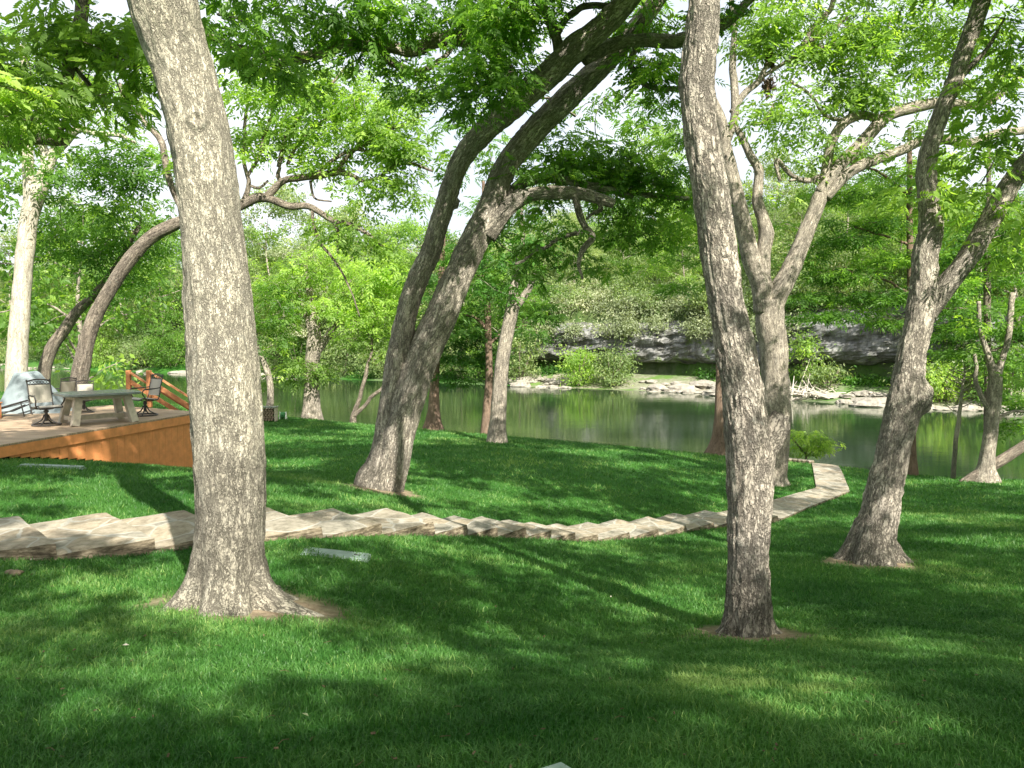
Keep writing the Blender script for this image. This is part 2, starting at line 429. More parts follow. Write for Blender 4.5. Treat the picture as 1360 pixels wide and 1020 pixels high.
SLATE = simple('grey_stone_tabletop', (.20, .22, .20), .25, .5, .2, 7)
IRON = simple('dark_bronze_metal', (.045, .04, .036), .45, .5, .2, 20)
SLING = simple('beige_sling_fabric', (.40, .37, .30), .8, .2, .08, 60)
SLINGW = simple('white_cushion_fabric', (.40, .39, .37), .9, .2, .08, 30)
TARP = simple('silver_grey_cover', (.22, .26, .265), .55, .3, .12, 4, bd=.02)
BOXLID = simple('pale_green_plastic_lid', (.24, .31, .27), .6, .3, .2, 6)
BLACK = simple('black_void', (.015, .013, .012), .9, .1)
DRIFT = simple('bleached_driftwood', (.42, .385, .32), .9, .1, .2, 8)
LITTER = simple('dead_leaf_litter', (.10, .075, .045), .9, .1, .5, 30)
LOG = simple('firewood', (.22, .17, .12), .9, .1, .4, 12)
HOSE = simple('green_hose_plastic', (.08, .3, .12), .4, .5); WHITE = simple('white_plastic', (.75, .76, .74), .4, .5, .05)
ROCK = simple('pale_river_rock', (.26, .24, .20), .9, .1, .4, 3, bd=.05)

# ------------------------------------------------------------------ terrain
ctrl = [(-500, 1020, 3.0), (-100, 1020, 2.98), (305, 1010, 3.05), (680, 1010, 3.0), (1100, 1010, 3.0), (1500, 1020, 2.85), (1900, 1020, 2.8),
        (305, 800, 6.5), (700, 850, 7.0), (993, 838, 7.2), (1150, 742, 12), (100, 830, 6.0),
        (0, 740, 8.2), (203, 733, 8.7), (425, 713, 9.5), (620, 714, 11.7), (793, 720, 14.4), (910, 707, 16.6), (1032, 694, 18.8),
        (1128, 655, 23.3), (1100, 622, 28), (505, 649, 16.2), (660, 588, 29), (700, 583, 32), (950, 606, 30), (1025, 640, 24.5),
        (0, 612, 14.2), (260, 626, 20), (130, 614, 16.6), (400, 556, 37), (345, 561, 35), (1360, 642, 26), (1250, 634, 28), (150, 536, 38),
        (1360, 800, 9.6), (1360, 700, 16), (0, 522, 42), (-300, 600, 15), (-400, 540, 34), (1700, 700, 17), (1700, 660, 23), (560, 600, 24), (850, 640, 21.5), (420, 625, 20)]
CP = np.array([P(*c) for c in ctrl] + [np.array([x, y, EYE - dz]) for x, y, dz in ((0, -12, 1.0), (-18, -12, .7), (18, -12, 1.6), (0, -3, 1.45), (-6, -3, 1.35), (6, -3, 1.6))])
def _tps(xy, ctr):
    d2 = ((xy[:, None, :] - ctr[None]) ** 2).sum(-1)
    return .5 * d2 * np.log(d2 + 1e-9)
_n = len(CP); _A = np.zeros((_n + 3, _n + 3)); _A[:_n, :_n] = _tps(CP[:, :2], CP[:, :2]) + np.eye(_n) * .6
_A[:_n, _n] = 1; _A[:_n, _n + 1:] = CP[:, :2]; _A[_n, :_n] = 1; _A[_n + 1:, :_n] = CP[:, :2].T
_W = np.linalg.solve(_A, np.concatenate([CP[:, 2], np.zeros(3)]))
def sm(a, b, x):
    t = np.clip((x - a) / (b - a), 0, 1); return t * t * (3 - 2 * t)
CREST = np.array([(-200, 70), (-60, 52), (-30, 44), (-15, 39), (-10, 37.5), (-3.5, 34.5), (1, 32.5), (8, 30.6), (11, 29.6), (17, 27.5), (26, 24), (60, 14), (200, -10)], float)
FAR = np.array([(-300, 190), (-90, 140), (-66, 130), (-17, 103), (6, 90), (20, 82), (28, 71), (33, 67), (40, 62), (70, 50), (300, 10)], float)
def crest_y(x): return np.interp(x, CREST[:, 0], CREST[:, 1])
def far_y(x): return np.interp(x, FAR[:, 0], FAR[:, 1])
def cliffness(x): return sm(-2, 3, x) * (1 - sm(46, 60, x))
def gz(x, y):
    x = np.atleast_1d(np.asarray(x, float)); y = np.atleast_1d(np.asarray(y, float))
    xc = np.clip(x, -26, 24); yc = np.clip(y, -14, 43)
    out = np.empty(len(x))
    for s in range(0, len(x), 60000):
        q = np.stack([xc[s:s + 60000], yc[s:s + 60000]], -1)
        out[s:s + 60000] = _tps(q, CP[:, :2]) @ _W[:_n] + _W[_n] + q @ _W[_n + 1:]
    cy = crest_y(x)
    lawn = np.clip(out, .9, 7)
    z = lawn * (1 - sm(cy - .3, cy + 5.5, y)) + (-1.2) * sm(cy - .3, cy + 5.5, y)
    fy = far_y(x); t = y - fy; cf = cliffness(x)
    bank = sm(-6, 0, t) * 1.25 - 1.2 + sm(0, 7, t) * 1.3
    up = 7.4 * sm(8.5, 9.5, t) * cf + (1 - cf) * 5.5 * sm(2, 22, t) + np.clip(t - 10, 0, 70) * .24 + np.clip(t - 80, 0, 200) * .02
    rough = .5 * noise3(np.stack([x * .15, y * .15, x * 0], -1), 3) * sm(8, 20, t)
    far = bank + up * (t > 0) + rough
    return np.where(y > fy - 8, np.maximum(far, z), z)
def g1(x, y): return float(gz([x], [y])[0])
def on_ground(px, py, dmin=2.0, dmax=60):
    """ray through photo pixel hits the lawn: returns point"""
    d = np.arange(dmin, dmax, .05)
    p = np.array([P(px, py, q) for q in (0.0001, 1.0)])
    x = p[1][0] * d; z = EYE + (p[1][2] - EYE) * d
    g = gz(x, d); hit = (z < g) & (d < crest_y(x) + .8)
    k = np.argmax(hit) if hit.any() else int(np.argmin(np.abs(d - crest_y(x) - .5)))
    return np.array([x[k], d[k], g[k]])

def axis(a, b, n, fine, mid=0):
    t = np.linspace(-1, 1, n); s = np.sinh(t * fine) / np.sinh(fine)
    return np.where(s < 0, mid + s * (mid - a), mid + s * (b - mid))
BASES = [(330, 803, .58, 1.1), (990, 842, .46, .6), (1152, 745, .55, .7), (505, 650, .62, .35)]
soil_c = []
for px, py, r, e in BASES:
    q = on_ground(px, py, 3, 40); soil_c.append((q[0], q[1], r, e))
xs = np.concatenate([np.linspace(-420, -45, 26)[:-1], np.linspace(-45, -16, 46)[:-1], np.arange(-16, 20, .22), np.linspace(20, 60, 70)[1:], np.linspace(60, 420, 26)[1:]])
ys = np.concatenate([np.linspace(-60, 0, 20)[:-1], np.arange(0, 44, .22), np.linspace(44, 150, 130)[1:], np.linspace(150, 600, 30)[1:]])
X, Y = np.meshgrid(xs, ys); xf, yf = X.ravel(), Y.ravel(); zf = gz(xf, yf)
zf += .012 * noise3(np.stack([xf * 1.7, yf * 1.7, xf * 0], -1), 11) * (yf < 44)
def soilness(x, y):
    s = np.zeros(len(x)); nz = fbm(np.stack([x * 4, y * 4, x * 0], -1), 21, 3)
    for cx, cy, r, e in soil_c:
        d = np.hypot((x - cx) * .85, (y - cy)); s = np.maximum(s, 1 - sm(r * .75, r * 1.25, d + .3 * r * nz))
    return s
cy = crest_y(xf); fy = far_y(xf)
soil = np.maximum(soilness(xf, yf), sm(cy, cy + 1.5, yf) * (yf < fy - 6) * .9)
ny, nx = X.shape; ii = (np.arange(ny - 1)[:, None] * nx + np.arange(nx - 1)[None]).ravel()
gq = np.stack([ii, ii + 1, ii + nx + 1, ii + nx], -1)
t_ = yf - fy
ground = np_mesh('ground', np.stack([xf, yf, zf], -1), gq, None, GROUND, None, {'soil': soil, 'gravel': sm(-7, -3, t_) * (1 - sm(7, 10, t_)) * np.clip(np.where(xf < 0, .15, .9) + .5 * noise3(np.stack([xf * .25, yf * .25, xf * 0], -1), 55), 0, 1), 'wood': sm(7, 11, t_)})
tag(ground, kind='structure')
wv = np.array([(-500, 20, 0), (500, -60, 0), (500, 260, 0), (-500, 260, 0)], float)
tag(np_mesh('water', wv, [(0, 1, 2, 3)], None, WATER, None, smooth=False), kind='structure')

# cliff: undercut limestone ledge along the far bank
def make_cliff():
    xs_ = np.arange(-4, 60, .35)
    prof = [(6.0, -.3), (7.2, .9), (9.6, 1.0), (10.4, 1.6), (10.2, 2.4), (8.8, 2.9), (7.5, 3.15), (6.6, 3.45), (6.2, 3.9), (6.15, 4.6), (6.4, 5.2), (6.2, 5.7), (6.3, 6.4), (6.9, 7.1), (8.2, 7.7), (10.5, 8.1), (14, 8.3)]
    pr, _ = catmull([(a, 0, b) for a, b in prof], [0] * len(prof), .3)
    V = []
    for x in xs_:
        k = float(sm(np.array(-4.), np.array(0.), np.array(x)) * (1 - sm(50, 60, x)))
        hs = 1.02 + .16 * noise3(np.array([x * .09, 3.3, 1.1]), 5) - (1 - k) * .9
        row = np.zeros((len(pr), 3)); row[:, 0] = x
        row[:, 1] = far_y(x) + pr[:, 0] + (1 - k) * 5
        row[:, 2] = pr[:, 2] * hs
        V.append(row)
    V = np.array(V); S = V.shape
    p = V.reshape(-1, 3)
    d = fbm(p * np.array([.35, .35, 1.1]), 31, 4) * .6 + fbm(p * np.array([1.1, 1.1, 2.8]), 77, 3) * .42
    d += .10 * np.round(np.sin(p[:, 2] * 5.5 + 1.2 * noise3(p * .12, 66)) * 1.4) / 1.4; p = p.copy(); p[:, 1] += d; p[:, 2] += .2 * noise3(p * .6, 8)
    n, m = S[0], S[1]
    i = (np.arange(n - 1)[:, None] * m + np.arange(m - 1)[None]).ravel()
    o = np_mesh('cliff', p, np.stack([i, i + m, i + m + 1, i + 1], -1), None, CLIFF, None, smooth=False)
    tag(o, kind='structure')
make_cliff()

# ------------------------------------------------------------------ foliage
def leaf_template(nl, L, wd, rach, droop=.25):
    """compound leaf: nl leaflets on a rachis along +x; returns (nl,4,3)"""
    out = []
    if nl == 1:
        return np.array([[(0, 0, 0), (.5 * L, wd / 2, .04 * L), (L, 0, -.1 * L), (.5 * L, -wd / 2, .04 * L)]])
    pairs = (nl - 1) // 2
    for k in range(nl):
        if k == nl - 1: b, ang, l = rach, 0, L * 1.05
        else:
            pr = k // 2; b = rach * (.25 + .75 * pr / max(1, pairs)); ang = (1 if k % 2 else -1) * math.radians(58 - 14 * pr / max(1, pairs)); l = L * (.75 + .3 * math.sin(math.pi * (pr + .6) / (pairs + .6)))
        c, s = math.cos(ang), math.sin(ang)
        zb = -droop * b * b / max(rach, 1e-6)
        o = []
        for (x, y, z) in ((0, 0, 0), (.42 * l, wd / 2, .02), (l, 0, -.16 * l), (.42 * l, -wd / 2, -.004)):
            o.append((b + x * c - y * s, x * s + y * c, zb + z - droop * .3 * x))
        out.append(o)
    return np.array(out)
def rand_rot(n, rng, az=None, tilt=.5, pitch_mu=-.25, pitch_sd=.35):
    az = rng.uniform(0, 2 * math.pi, n) if az is None else az
    pi_ = rng.normal(pitch_mu, pitch_sd, n); ro = rng.normal(0, tilt, n)
    ca, sa, cp, sp, cr, sr = np.cos(az), np.sin(az), np.cos(pi_), np.sin(pi_), np.cos(ro), np.sin(ro)
    ex = np.stack([ca * cp, sa * cp, sp], -1)
    side = np.stack([-sa, ca, np.zeros(n)], -1); nz = np.cross(ex, side)
    ey = side * cr[:, None] + nz * sr[:, None]; ez = np.cross(ex, ey)
    return np.stack([ex, ey, ez], -1)            # columns
def scatter_leaves(pos, rot, tmpl, scale, tint):
    """pos (n,3) rot (n,3,3) tmpl (k,4,3)"""
    k = tmpl.shape[0]; t = tmpl.reshape(-1, 3)
    V = np.einsum('nij,mj->nmi', rot, t) * scale[:, None, None] + pos[:, None, :]
    V = V.reshape(-1, 3); q = np.arange(len(V)).reshape(-1, 4)
    ti = np.repeat(tint, k * 4)
    return V.astype(np.float32), q, ti.astype(np.float32)
KINDS = {  # leaflets, length, width, rachis, per clump, clump radius, flat
    'near': (9, .095, .034, .17, 26, .34, .45),
    'mid': (7, .13, .048, .20, 22, .48, .45),
    'back': (5, .19, .075, .26, 20, .62, .5),
    'cyp': (5, .20, .05, .24, 26, .60, .22),
    'far': (1, .42, .24, 0, 46, 1.1, .75),
    'scrub': (1, .36, .16, 0, 46, 1.0, .7),
}
def clump_leaves(cen, kind, rng, tint_mu=.45, tint_sd=.22, ctint=None):
    nl, L, wd, ra, per, cr, flat = KINDS[kind]
    n = len(cen); per_i = per
    off = rng.normal(0, .5, (n, per_i, 3)); off *= cr; off[..., 2] *= flat
    pos = (cen[:, None, :] + off).reshape(-1, 3)
    az = np.arctan2(off[..., 1], off[..., 0]).ravel() + rng.normal(0, .7, n * per_i)
    rot = rand_rot(n * per_i, rng, az, .45 if kind not in ('far', 'scrub') else .9, -.3 if kind != 'cyp' else -.12, .35 if kind not in ('far', 'scrub') else .7)
    ct = rng.normal(tint_mu, tint_sd, n) if ctint is None else ctint
    tint = np.clip(np.repeat(ct, per_i) + rng.normal(0, .12, n * per_i), 0, 1)
    return scatter_leaves(pos, rot, leaf_template(nl, L, wd, ra), rng.uniform(.7, 1.25, n * per_i), tint)

def limb_mesh(limbs, origin, sides=10, step=.12, amp=.03, hires=None, flare=None, knots=()):
    """limbs: list of (pts, radii). Returns arrays for one mesh"""
    Vs, Qs, Ts, Cs = [], [], [], []; n0 = 0; so = 0
    for k, (pts, rad) in enumerate(limbs):
        pts = np.asarray(pts, float); rad = np.asarray(rad, float)
        r0 = rad.max()
        st = step if not hires else hires[1]
        sd = sides if not hires else max(12, int(hires[0] * min(1, (r0 / hires[2]) ** .5)))
        if r0 < .04: sd = min(sd, 8); st = max(st, .08)
        p, r = catmull(pts, rad, st)
        if .008 < r0 < .16 and len(p) > 4:
            s_l = np.concatenate([[0], np.cumsum(np.linalg.norm(np.diff(p, axis=0), axis=1))]); wt = np.minimum(1, s_l / .6)[:, None] * np.minimum(.05, r[:, None] * 1.1 + .006)
            p = p + wt * np.stack([noise3(p * 1.9, 301 + q_) + .5 * noise3(p * 4.3, 311 + q_) for q_ in range(3)], -1)
        V, Q, T, co = tube(p, r, sd)
        m = len(p); body = V[:m * sd].reshape(m, sd, 3); cen = p[:, None, :]
        nrm = body - cen; nl = np.linalg.norm(nrm, axis=2, keepdims=True) + 1e-9; nrm = nrm / nl
        cb = co[:m * sd].reshape(m, sd, 3).copy(); cb[..., 2] += so
        q = cb.copy(); q[..., 2] *= .35
        dd = fbm(q * 7.0, 3, 2) * amp * nl[..., 0]
        if hires:
            q2 = cb.copy(); q2[..., 2] *= .22
            ridge = np.abs(fbm(q2 * 30, 9, 2)); dd += (ridge - .35) * min(.012, .05 * r0) * (hires[3] if len(hires) > 3 else 1)
            q3 = cb.copy(); dd += .05 * nl[..., 0] * fbm(q3 * 2.2, 15, 2)
        if flare is not None and k == 0:
            hgt = np.linalg.norm(p - p[0], axis=1)[:, None] - flare.get('bury', .15)
            th = np.arctan2(cb[..., 1], cb[..., 0])
            lob = 1 + flare.get('lobe', .5) * (np.cos(th * flare.get('n', 4) + flare.get('ph', 0)) * .6 + .5 * np.cos(th * (flare.get('n', 4) + 3) + 1.3))
            dd += flare['amp'] * np.exp(-np.maximum(hgt, -.1) / flare.get('h', .25)) * lob * nl[..., 0]
        for (kp, kr, ka) in knots:
            ds = np.linalg.norm(body - np.asarray(kp)[None, None], axis=2)
            dd += ka * (np.exp(-((ds - kr * .75) / (kr * .35)) ** 2) - .5 * np.exp(-(ds / (kr * .35)) ** 2))
        body += nrm * dd[..., None]
        V[:m * sd] = body.reshape(-1, 3); co[:m * sd] = cb.reshape(-1, 3)
        Vs.append(V); Qs.append(Q + n0); Ts.append(T + n0); Cs.append(co); n0 += len(V); so += 7.3
    return np.vstack(Vs), np.vstack(Qs), np.vstack(Ts), np.vstack(Cs)

def grow(nodes, clumps, rng, r_t=.012, sag=.08):
    """twigs joining every clump centre to the nearest earlier node"""
    nodes = np.array(nodes); V, Q, C_ = [], [], []; n0 = 0
    if len(clumps) == 0: return None
    dist = np.array([np.min(np.linalg.norm(nodes - c, axis=1)) for c in clumps])
    order = np.argsort(dist); tw = []
    for k in order:
        c = clumps[k]; d = np.linalg.norm(nodes - c, axis=1); j = np.argmin(d); a = nodes[j]; L = d[j]
        if L < .05: continue
        ns = 5; t = np.linspace(0, 1, ns)[:, None]
        mid = rng.normal(0, .10 * L, 3); mid[2] += .12 * L
        p = a * (1 - t) + c * t + mid * (4 * t * (1 - t))
        rr = min(.05, .35 * r_t + r_t * .9 * L) 
        tw.append((p, np.linspace(rr, rr * .35, ns)))
        nodes = np.vstack([nodes, p[1:]])
    for p, r in tw:
        v, q, _, co = tube(p, r, 4, cap=False); V.append(v); Q.append(q + n0); C_.append(co); n0 += len(v)
    if not V: return None
    return np.vstack(V), np.vstack(Q), np.vstack(C_)

TREES = {}
def build_tree(name, label, base, limbs, blobs, bark, leaf, kind, seed, group=None, cat='tree', hires=None, flare=None, knots=(), cov=5., amp=.04, tint=(.45, .22), trunk_n=1, sides=12, step=.12):
    """limbs[0] is the trunk; blobs = (centre, (rx,ry,rz) metres, cover factor)"""
    rng = np.random.default_rng(seed)
    root = thing(name, label, cat, tuple(base), group)
    V, Q, T, co = limb_mesh(limbs[:trunk_n], base, sides, step, amp, hires, flare, knots)
    np_mesh('trunk', V, Q, T, bark, root, None, True, base, {'barkco': co})
    for lb in limbs[trunk_n:]:
        V, Q, T, co = limb_mesh([lb], base, sides, step, amp, hires, None, knots)
        np_mesh('limb', V, Q, T, bark, root, None, True, base, {'barkco': co})
    cl = []; ct = []
    if name in ('pecan_tree', 'shade_tree'):
        ex = shade_clumps_for(base)  # added unseen clumps that shade the lawn, merged into this crown
        if len(ex): cl.append(ex); ct.append(np.clip(rng.normal(tint[0], tint[1], len(ex)), 0, 1))
    cr = KINDS[kind][5]
    for b in blobs:
        c, rr, cv = b[:3]
        n = max(2, int(cov * cv * rr[0] * rr[2] / (cr * cr)))
        u = rng.normal(0, 1, (n, 3)); u /= np.linalg.norm(u, axis=1)[:, None]; u *= rng.uniform(.15, 1, (n, 1)) ** (1 / 2.2)
        pts = np.asarray(c) + u * np.asarray(rr)
        cl.append(pts); ct.append(np.clip(rng.normal(tint[0], tint[1], n) + (b[3] if len(b) > 3 else 0), 0, 1))
    if cl:
        cl = np.vstack(cl); ct = np.concatenate(ct)
        V, q, ti = clump_leaves(cl, kind, rng, ctint=ct)
        nodes = []
        for pts, rad in limbs:
            p, r = catmull(pts, rad, .3); nodes.append(p[len(p) // 4:] if len(limbs) > 1 else p[len(p) // 3:])
        tw = grow(np.vstack(nodes), cl, rng); nq = len(q); bc = np.zeros((len(V), 3), np.float32)
        if tw:
            q = np.vstack([q, tw[1] + len(V)]); bc = np.vstack([bc, tw[2]]); ti = np.concatenate([ti, np.zeros(len(tw[0]))]); V = np.vstack([V, tw[0]])
        crown = np_mesh('crown', V, q, None, leaf, root, {'tint': ti}, False, base, {'barkco': bc})
        crown.data.materials.append(bark)
        mi = np.zeros(len(q), np.int32); mi[nq:] = 1; crown.data.polygons.foreach_set('material_index', mi)
    return root

def PL(seq, d0=None):
    """[(px,py,width_px,d)] -> pts, radii"""
    pts = []; rad = []
    for s in seq:
        d = s[3] if len(s) > 3 else d0
        pts.append(P(s[0], s[1], d)); rad.append(max(.004, s[2] / 2 * d / F))
    return np.array(pts), np.array(rad)
def BL(lst, d0, depth=1.0):
    out = []
    for b in lst:
        px, py, rx, ry = b[:4]; d = b[4] if len(b) > 4 and b[4] else d0; cv = b[5] if len(b) > 5 else 1.
        c = P(px, py, d); rx_, rz_ = rx * d / F, ry * d / F
        out.append((c, (rx_, max(.8, .7 * (rx_ + rz_) / 1.4) * depth, rz_), cv, b[6] if len(b) > 6 else 0))
    return out
def rooted(seq, px, py, dmin=3, dmax=50, below=.25, d=None):
    """trunk polyline whose first entries share the depth where the lawn is hit at px,py"""
    q = on_ground(px, py, dmin, dmax)
    return q

# ------------------------------------------------------------------ added shade clumps
# unseen leaf clumps added along sun rays to shade the lawn, leaving lit gaps
LIT = [(50, 930, 80, 30), (500, 905, 120, 45), (580, 1000, 60, 18), (130, 890, 90, 30), (660, 865, 60, 24), (800, 965, 70, 26), (1010, 912, 130, 30), (1160, 858, 90, 20), (290, 860, 60, 14), (600, 738, 30, 8),
       (1230, 765, 80, 13), (1290, 720, 60, 10), (1150, 690, 50, 12), (1240, 690, 70, 8), (1340, 690, 30, 8), (1330, 780, 40, 14), (430, 600, 70, 9), (400, 580, 50, 6), (480, 582, 40, 6), (395, 650, 50, 12), (450, 665, 60, 9),
       (640, 662, 46, 12), (600, 682, 46, 7), (720, 668, 56, 9), (760, 602, 70, 5), (830, 642, 40, 5), (800, 618, 80, 4), (910, 640, 50, 7), (930, 657, 30, 7), (200, 662, 110, 13), (80, 640, 80, 9), (60, 688, 70, 8), (690, 640, 40, 5), (570, 640, 30, 5),
       (120, 708, 90, 14), (480, 697, 60, 12), (570, 702, 60, 10), (810, 702, 60, 10), (360, 700, 30, 12), (720, 705, 40, 8), (1000, 688, 60, 8), (1090, 650, 40, 12), (1095, 625, 20, 8), (90, 800, 60, 10), (400, 770, 50, 8), (1230, 640, 60, 5), (1330, 655, 40, 5)]
ANCH = np.array([(-2.3, 6.5), (2.1, 7.2), (5.3, 12), (1.5, 14.5), (8, 24.0), (6.5, -6.5), (-1.5, -9), (11.5, -1.5), (13.5, -12), (5, -15), (17, 5)])
SD = np.array([SUN_H.x * math.cos(SUN_EL), SUN_H.y * math.cos(SUN_EL), math.sin(SUN_EL)])
LITP = [(-2.35, 6.4, q_, .75) for q_ in np.arange(2.8, 9.5, .5)] + [(*P(px_, py_, 7.1), .5) for px_, py_ in ((970, 430), (958, 360), (945, 280), (935, 200), (928, 120), (932, 50))]
LITP += [(*P(px_, py_, 16.3), .9) for px_, py_ in ((560, 620), (625, 340), (650, 280), (680, 215), (708, 176), (750, 134), (790, 95), (740, 256), (790, 262))] + [(*P(px_, py_, 12), .7) for px_, py_ in ((1165, 700), (1205, 500), (1222, 430), (1232, 320))] + [(*P(px_, py_, 28), 1.0) for px_, py_ in ((1075, 585), (1060, 590))] + [(*P(px_, py_, 24.5), .8) for px_, py_ in ((1025, 480), (1022, 430), (1060, 330), (1000, 350), (1085, 280))]
LITP += [(*P(px_, py_, 9), 1.0) for px_, py_ in ((60, 60), (150, 90), (60, 140), (190, 60))] + [(*P(px_, py_, 16.5), .8) for px_, py_ in ((60, 530), (60, 560), (20, 570), (130, 520), (240, 590), (170, 590))]
LITP = np.array(LITP)
def make_shade_clumps():
    rg = np.random.default_rng(321); step = .62
    gx, gy = np.meshgrid(np.arange(-15, 15, step), np.arange(1.5, 33, step)); x = gx.ravel() + rg.uniform(-.35, .35, gx.size); y = gy.ravel() + rg.uniform(-.35, .35, gx.size)
    keep = np.abs(x) < .75 * y + 2.5; x, y = x[keep], y[keep]; z = gz(x, y)
    k = y * _c - (z - EYE) * _s; px = 680 + F * x / k; py = 510 - F * ((z - EYE) * _c + y * _s) / k
    lit = np.zeros(len(x), bool)
    for a, b, rx, ry in LIT: g_ = 1.34 if b > 740 else 1.3; lit |= ((px - a) / rx) ** 2 + ((py - b) / ry) ** 2 < g_ * g_
    nz = fbm(np.stack([x * .55, y * .35, x * 0], -1), 91, 2)
    p = np.where(lit, .06, np.where(nz > .55, .35, .93)); p = np.where(x < -8.6 - .0 * y, np.minimum(p, .45), p)
    sel = rg.random(len(x)) < p; x, y, z = x[sel], y[sel], z[sel]
    x = np.repeat(x, 2); y = np.repeat(y, 2); z = np.repeat(z, 2)
    s_ = rg.uniform(8.5, 13, len(x)); el = math.tan(SUN_EL)
    out = []
    for i in range(len(x)):
        s0 = s_[i]
        for _ in range(14):
            X_, Y_, Z_ = x[i] + SUN_H.x * s0, y[i] + SUN_H.y * s0, z[i] + el * s0
            if Y_ < .5 or Z_ > EYE + .425 * Y_ + 1.1 or abs(X_) > .66 * Y_ + 2.0: break
            s0 += .8
        v = np.array([X_, Y_, Z_])[None] - LITP[:, :3]; t = v @ SD; off = np.linalg.norm(v - t[:, None] * SD[None], axis=1)
        skip = bool(((t > 0) & (off < LITP[:, 3])).any()) and (rg.random() < .95 or bool(((t > 0) & (off < LITP[:, 3]))[:14].any()))
        if not skip: out.append((X_, Y_, Z_))
    return np.array(out)
SHADE_CL = make_shade_clumps(); _own = np.argmin(((SHADE_CL[:, None, :2] - ANCH[None]) ** 2).sum(-1), 1)
_used = set()
def shade_clumps_for(base):
    d = np.hypot(ANCH[:, 0] - base[0], ANCH[:, 1] - base[1]); j = int(np.argmin(d))
    if d[j] > 4.5 or j in _used: return []
    _used.add(j); return SHADE_CL[_own == j]

# ------------------------------------------------------------------ hero trees
def trunk_seq(px, py, seq, dd=(), dmin=3, dmax=50, bury=.25):
    """seq [(px,py,w, extra depth)] above a base pixel; returns base point, pts, radii"""
    q = on_ground(px, py, dmin, dmax); d = q[1]
    pts, rad = PL([(s[0], s[1], s[2], d + (s[3] if len(s) > 3 else 0)) for s in seq])
    b = pts[0].copy(); b[2] = g1(b[0], b[1]) - bury
    pts = np.vstack([b, pts]); rad = np.concatenate([rad[:1], rad])
    return q, d, pts, rad
def ext(pts, rad, more):
    """continue a limb above the frame with world offsets from its last point"""
    l = pts[-1]; P_ = [pts]; r_ = list(rad)
    for dx, dy, dz, r in more:
        P_.append([l + np.array([dx, dy, dz])]); r_.append(r)
    return np.vstack(P_), np.array(r_)

# big pale trunk, left foreground
q, d1, p, r = trunk_seq(305, 800, [(304, 775, 92), (304, 740, 90), (305, 700, 90), (303, 600, 91), (298, 500, 93), (291, 400, 86), (281, 300, 79), (276, 254, 78), (266, 190, 77), (258, 150, 75), (237, 71, 79), (216, 0, 86, -.1)], bury=.2)
p, r = ext(p, r, [(-.35, .1, 1.5, .24), (-.5, .3, 3.2, .2), (-.2, .8, 5.2, .13), (.2, 1.2, 7, .05)])
top = p[-4]; L1 = [(p, r)]
L1.append(([top + (0, 0, -.6), top + (1.2, .6, .6), top + (2.6, .9, 1.5), top + (4.2, .8, 2.2)], [.13, .10, .07, .03]))
L1.append(([top + (0, 0, .2), top + (-1.2, -.8, 1.2), top + (-2.6, -1.4, 2.0)], [.11, .08, .03]))
L1.append(([top + (-.1, .1, 1.2), top + (-1, 1.4, 2.4), top + (-1.6, 3, 3.0)], [.11, .08, .03]))
bl1 = [(top + (2.4, .6, 2.4), (2.2, 2, 1.2), .8), (top + (-1.6, -1.2, 2.8), (2.2, 2.0, 1.3), .8), (top + (-.9, 2.2, 3.6), (2, 2, 1.2), .8), (top + (.6, .4, 5.2), (2.2, 2.2, 1.4), .7)]
bl1 += BL([(310, 15, 40, 40, 7.4), (330, 95, 35, 35, 8.2, .6)], 8)
kn1 = [(P(262, 158, d1 - .23), .075, .03), (P(262, 380, d1 - .3), .10, .018), (P(276, 242, d1 - .25), .04, .012)]
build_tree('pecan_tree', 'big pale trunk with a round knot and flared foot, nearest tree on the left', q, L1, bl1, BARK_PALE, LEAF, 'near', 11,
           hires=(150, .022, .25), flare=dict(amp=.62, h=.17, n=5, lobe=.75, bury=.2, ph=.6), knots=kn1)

# slim trunk in front right of centre
q, d2, p, r = trunk_seq(993, 840, [(994, 820, 62), (994, 780, 60), (993, 745, 56), (994, 700, 56), (996, 650, 57), (996, 610, 60), (992, 570, 58), (984, 505, 50), (975, 457, 50), (965, 408, 46), (958, 360, 48), (954, 330, 47), (943, 250, 47), (932, 180, 46), (926, 106, 45), (931, 53, 42), (936, 0, 39)], bury=.2)
p, r = ext(p, r, [(.1, 0, 1.2, .13), (.3, .2, 2.6, .10), (.1, .5, 4.4, .05)])
top = p[-3]
L2 = [(p, r), ([P(1003, 610, d2 - .03), P(1022, 580, d2), P(1036, 560, d2), P(1043, 548, d2)], [.14, .135, .12, .07])]
L2 += [([top, top + (1.3, -.6, 1.0), top + (2.4, -1.3, 1.7)], [.09, .06, .02]), ([top + (0, 0, .5), top + (-1.2, .5, 1.6), top + (-2.2, .8, 2.2)], [.09, .06, .02])]
bl2 = [(top + (-1.6, .8, 2.3), (1.6, 1.4, 1.0), .6), (top + (.2, 1.2, 3.8), (1.6, 1.4, 1.0), .5)]
build_tree('pecan_tree', 'slender grey trunk with a burl stump, nearest tree on the right', q, L2, bl2, BARK_PLATE, LEAF, 'near', 12,
           hires=(120, .022, .18, 1.8), flare=dict(amp=.26, h=.09, n=4, lobe=1.0, bury=.2), knots=[(P(1044, 546, d2), .05, .02)])

